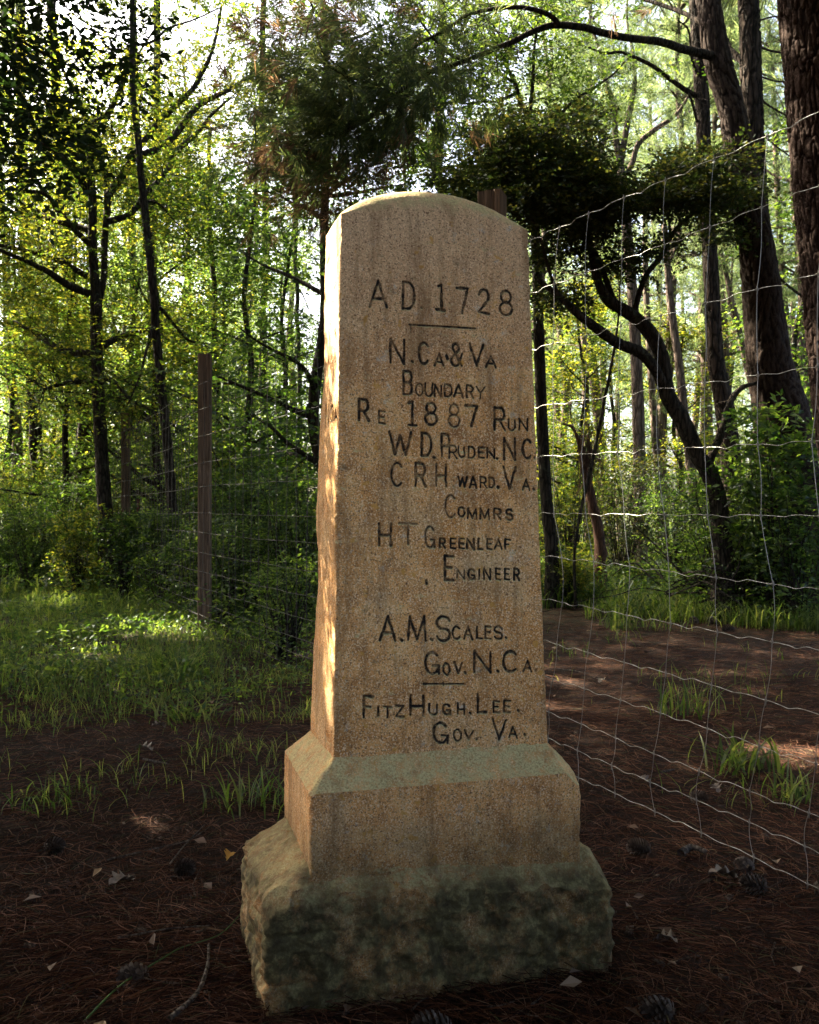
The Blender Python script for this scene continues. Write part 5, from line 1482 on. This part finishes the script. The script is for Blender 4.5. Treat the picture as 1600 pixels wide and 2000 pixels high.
CONES = [(345, 1690, 1.0, 'closed dark pine cone on the shaded litter left of the base'), (1590, 1740, 1.35, 'big open pale pine cone at the right edge beside the lowest wire'), (1270, 1660, 1.1, 'grey pine cone right of the base below the fence wires'),
         (1500, 1740, 1.1, 'pine cone just left of the big open one by the fence'), (1465, 1700, 1.0, 'half buried pine cone behind the lowest wires'), (1345, 1560, 1, 'pale pine cone near the sunlit tuft'), (1150, 1190, 1.6, 'pine cone in the sunny litter closest to the stone'), (1180, 1205, 1.6, 'pine cone in the middle of the sunny litter'),
         (1215, 1190, 1.5, 'upright pine cone at the back of the sunny litter'), (1360, 1225, 1.5, 'dark pine cone beside a fence knot right of the litter'), (1435, 1240, 1.6, 'pine cone below the fallen log'), (1395, 1225, 1.4, 'small cone between dark cone and log'), (1320, 1985, 1.1, 'pine cone at the bottom edge right of the base'),
         (285, 1905, 1.1, 'long dark pine cone near the green creeper at bottom left'), (90, 1640, 1.0, 'pine cone in shade at far left'), (878, 1965, 1.2, 'broken grey cone lying against the foot of the base')]
for px, py, s, lab in CONES:
    x, y = on_ground(px, py)
    o = cone0 if first else cone0.copy()
    if not first: COL.objects.link(o)
    first = False
    if px == 878: y = 2.12
    o.location = (x, y, float(ground_h(np.array([x]), np.array([y]))[0]) + .024 * s)
    o.rotation_euler = (R(random.uniform(70, 105)), 0, random.uniform(0, 6.28)); o.scale = (s * .8,) * 3
    tag(o, lab, 'pine cone', 'fallen pine cones')

t = NT('dry_leaf'); g = t.n('NewGeometry')
MAT_DRY = t.principled(t.ramp(g.outputs['Random Per Island'], [(0, (.05, .028, .016)), (.5, (.12, .07, .04)), (.85, (.24, .18, .13)), (1, (.35, .2, .06))]), .7)
n = 180
x, y = smp_near(n)
C = np.stack([x, y, ground_h(x, y) + .025 + .02 * rng.random(len(x))], -1)
V, F = leaves(C, rng.normal(0, 1, C.shape) * [1, 1, .15], rng.normal(0, .35, C.shape) + [0, 0, 1], .045, .5, .55)
tag(build('fallen_leaves', V, [F], MAT_DRY, None, False), 'small curled dry leaves scattered over the needles', None, None, 'stuff')

mb = MB(); xs, ys = smp_near(420)
for x_, y_ in zip(xs, ys):
    l = random.uniform(.05, .22); a = random.uniform(0, 6.28); z_ = float(ground_h(np.array([x_]), np.array([y_]))[0])
    p0 = np.array([x_, y_, z_ + .018]); d_ = np.array([math.cos(a), math.sin(a), 0]) * l
    mb.tube([p0, p0 + d_ * .5 + rng.normal(0, .006, 3), p0 + d_ + [0, 0, random.uniform(-.004, .02)]], [random.uniform(.0015, .004), .002, .0012], 5)
for x_, y_ in zip(*smp_near(500)):
    z_ = float(ground_h(np.array([x_]), np.array([y_]))[0]); a = random.uniform(0, 6.28); s_ = random.uniform(.006, .022)
    M = np.array([[math.cos(a), -math.sin(a), .2], [math.sin(a), math.cos(a), -.15], [-.2, .15, 1]])
    mb.box((x_, y_, z_ + .018), (s_ * 1.6, s_, .004), M)
tag(mb.make('twig_litter', mat_bark('litter_twig', (.03, .02, .014), (.12, .085, .06), 4), None), 'small twigs and bark flakes strewn among the needles', None, None, 'stuff')

# a few distinct big dead leaves, lobed and curled
t = NT('bleached_leaf'); MAT_BLEACH = t.principled(t.ramp(t.noise(t.coord(), 50, 3), [(.3, (.10, .075, .055)), (.7, (.22, .18, .145))]), .7)
t = NT('orange_leaf'); MAT_ORANGE = t.principled((.50, .27, .05), .6)
def big_leaf(px, py, L, mat, label):
    x, y = on_ground(px, py)
    n = 26; prof = [(0, 0)]
    for i in range(1, n):
        u = i / n; w = .30 * math.sin(math.pi * u) ** .7 * (1 + .45 * math.sin(u * 22)); prof.append((u, w))
    V = []; 
    for u, w in prof + [(1, 0)]:
        for s in (-1, 0, 1): V.append([(u - .5) * L, s * w * L, .012 * math.sin(u * 3) + (abs(s) * w) * L * .55 + .004 * math.sin(u * 19 + s)])
    f = []
    for i in range(n):
        for s in (0, 1): f.append([i * 3 + s, i * 3 + s + 1, i * 3 + s + 4, i * 3 + s + 3])
    o = build('dead_leaf', V, [f], mat, None, True)
    o.location = (x, y, float(ground_h(np.array([x]), np.array([y]))[0]) + .02); o.rotation_euler = (random.uniform(-.3, .3), random.uniform(-.3, .3), random.uniform(0, 6.28))
    tag(o, label, 'leaf', 'large dead leaves')
big_leaf(238, 1715, .10, MAT_BLEACH, 'pale curled dead leaf alone on the dark litter left of the base')
big_leaf(282, 1475, .10, MAT_BLEACH, 'bleached leaf on litter below the grass tufts')
big_leaf(310, 1430, .08, MAT_BLEACH, 'smaller bleached leaf lying behind another on the left litter')
big_leaf(448, 1668, .05, MAT_ORANGE, 'small orange leaf on the needles just left of the plinth')
big_leaf(1415, 1712, .11, MAT_BLEACH, 'white bleached leaf right of the base beyond the wire')
big_leaf(1258, 1530, .06, MAT_BLEACH, 'pale leaf scrap right of the plinth behind the fence')
big_leaf(1400, 1540, .07, MAT_BLEACH, 'long dry leaf below the sunlit grass tuft')
big_leaf(1300, 1840, .07, MAT_BLEACH, 'dull dry leaf in the shade in front of the fence right of the base')
big_leaf(1175, 1335, .08, MAT_BLEACH, 'pale leaf beside the fence close to the stone shaft')

def stick(pts, w, mat, label, name='fallen_stick', cat='stick', lift=.02):
    P = []
    for px, py in pts:
        x, y = on_ground(px, py); P.append([x, y, float(ground_h(np.array([x]), np.array([y]))[0]) + lift + random.uniform(0, .012)])
    S = spline(np.array(P), 6); mb = MB(); mb.tube(S - S[0], np.linspace(w, w * .5, len(S)), 7, .2)
    o = mb.make(name, mat, None); o.location = tuple(S[0]); tag(o, label, cat)
MAT_STICK = mat_bark('dead_stick', (.05, .04, .032), (.17, .14, .11), 3)
MAT_CREEP = mat_leaf('green_creeper', [(.05, .09, .02), (.06, .11, .03), (.07, .12, .03)], [(.05, .09, .02)] * 3, .05, .1)
stick([(210, 1350), (245, 1368), (300, 1358), (318, 1350)], .010, MAT_STICK, 'dark curved stick lying in front of the grass on the left')
stick([(330, 1990), (385, 1940), (405, 1890), (408, 1850)], .007, MAT_STICK, 'pale crooked stick near the left foot of the base')
stick([(210, 1670), (300, 1650), (365, 1635), (410, 1608)], .0035, MAT_STICK, 'long thin twig pointing toward the plinth across the litter')
stick([(330, 1682), (360, 1648), (400, 1608)], .003, MAT_STICK, 'short twig crossing the long thin one')
stick([(230, 1828), (330, 1815), (412, 1805)], .003, MAT_STICK, 'straight dry twig on the dark litter left of the base')
stick([(280, 1495), (330, 1500)], .006, MAT_STICK, 'stubby bleached stick on litter below the bleached leaves')
stick([(165, 1995), (235, 1925), (320, 1872), (360, 1845), (430, 1828), (480, 1775)], .0028, MAT_CREEP, 'thin bright green creeper trailing from bottom left to the stone', 'creeper_stem', 'creeper')
stick([(1290, 1512), (1318, 1506)], .007, MAT_STICK, 'short grey stick behind the fence right of the plinth')
stick([(1330, 1668), (1350, 1660), (1378, 1668)], .016, MAT_STICK, 'chunky bark stick by the pine cones behind the fence')
stick([(1088, 1313), (1120, 1318), (1150, 1322)], .006, MAT_STICK, 'pale stick lying beside the shaft behind the wires')

# fallen log and brushwood behind the fence
x0, y0 = on_ground(1425, 1165); x1, y1 = on_ground(1462, 1190)
mb = MB(); S = spline(np.array([[x0 - .15, y0 + .5, .12], [x0, y0, .11], [x1, y1, .10]]), 10); mb.tube(S - S[-1] * [1, 1, 0], .075, 14, .2)
o = mb.make('fallen_log', MAT_BARK_PALE); o.location = (S[-1][0], S[-1][1], 0); tag(o, 'short pale fallen log at the edge of the sunny litter', 'log')
r = empty('brush_pile', (3.2, 10.6, 0)); tag(r, 'tangle of dark dead branches in front of the live oak', 'brush pile')
mb = MB(); random.seed(9)
for _ in range(60):
    a = pix(random.uniform(1285, 1530), random.uniform(1080, 1180), 10.6 + random.uniform(-.6, .8)); a[2] = max(a[2] * .7, .03)
    v = np.array([random.uniform(-1, 1), random.uniform(-.4, .4), random.uniform(-.05, .5)]); v /= np.linalg.norm(v); l = random.uniform(.5, 1.7)
    p = [a]
    for k in range(5):
        v = v + rng.normal(0, .28, 3); v[2] -= .06; v /= np.linalg.norm(v); nx = p[-1] + v * l / 5; nx[2] = max(nx[2], .03); p.append(nx)
    mb.tube(spline(p, 3) - np.array([3.2, 10.6, 0]), np.linspace(random.uniform(.006, .017), .003, 16), 5, .15)
mb.make('branches', MAT_BARK_OAK, r)
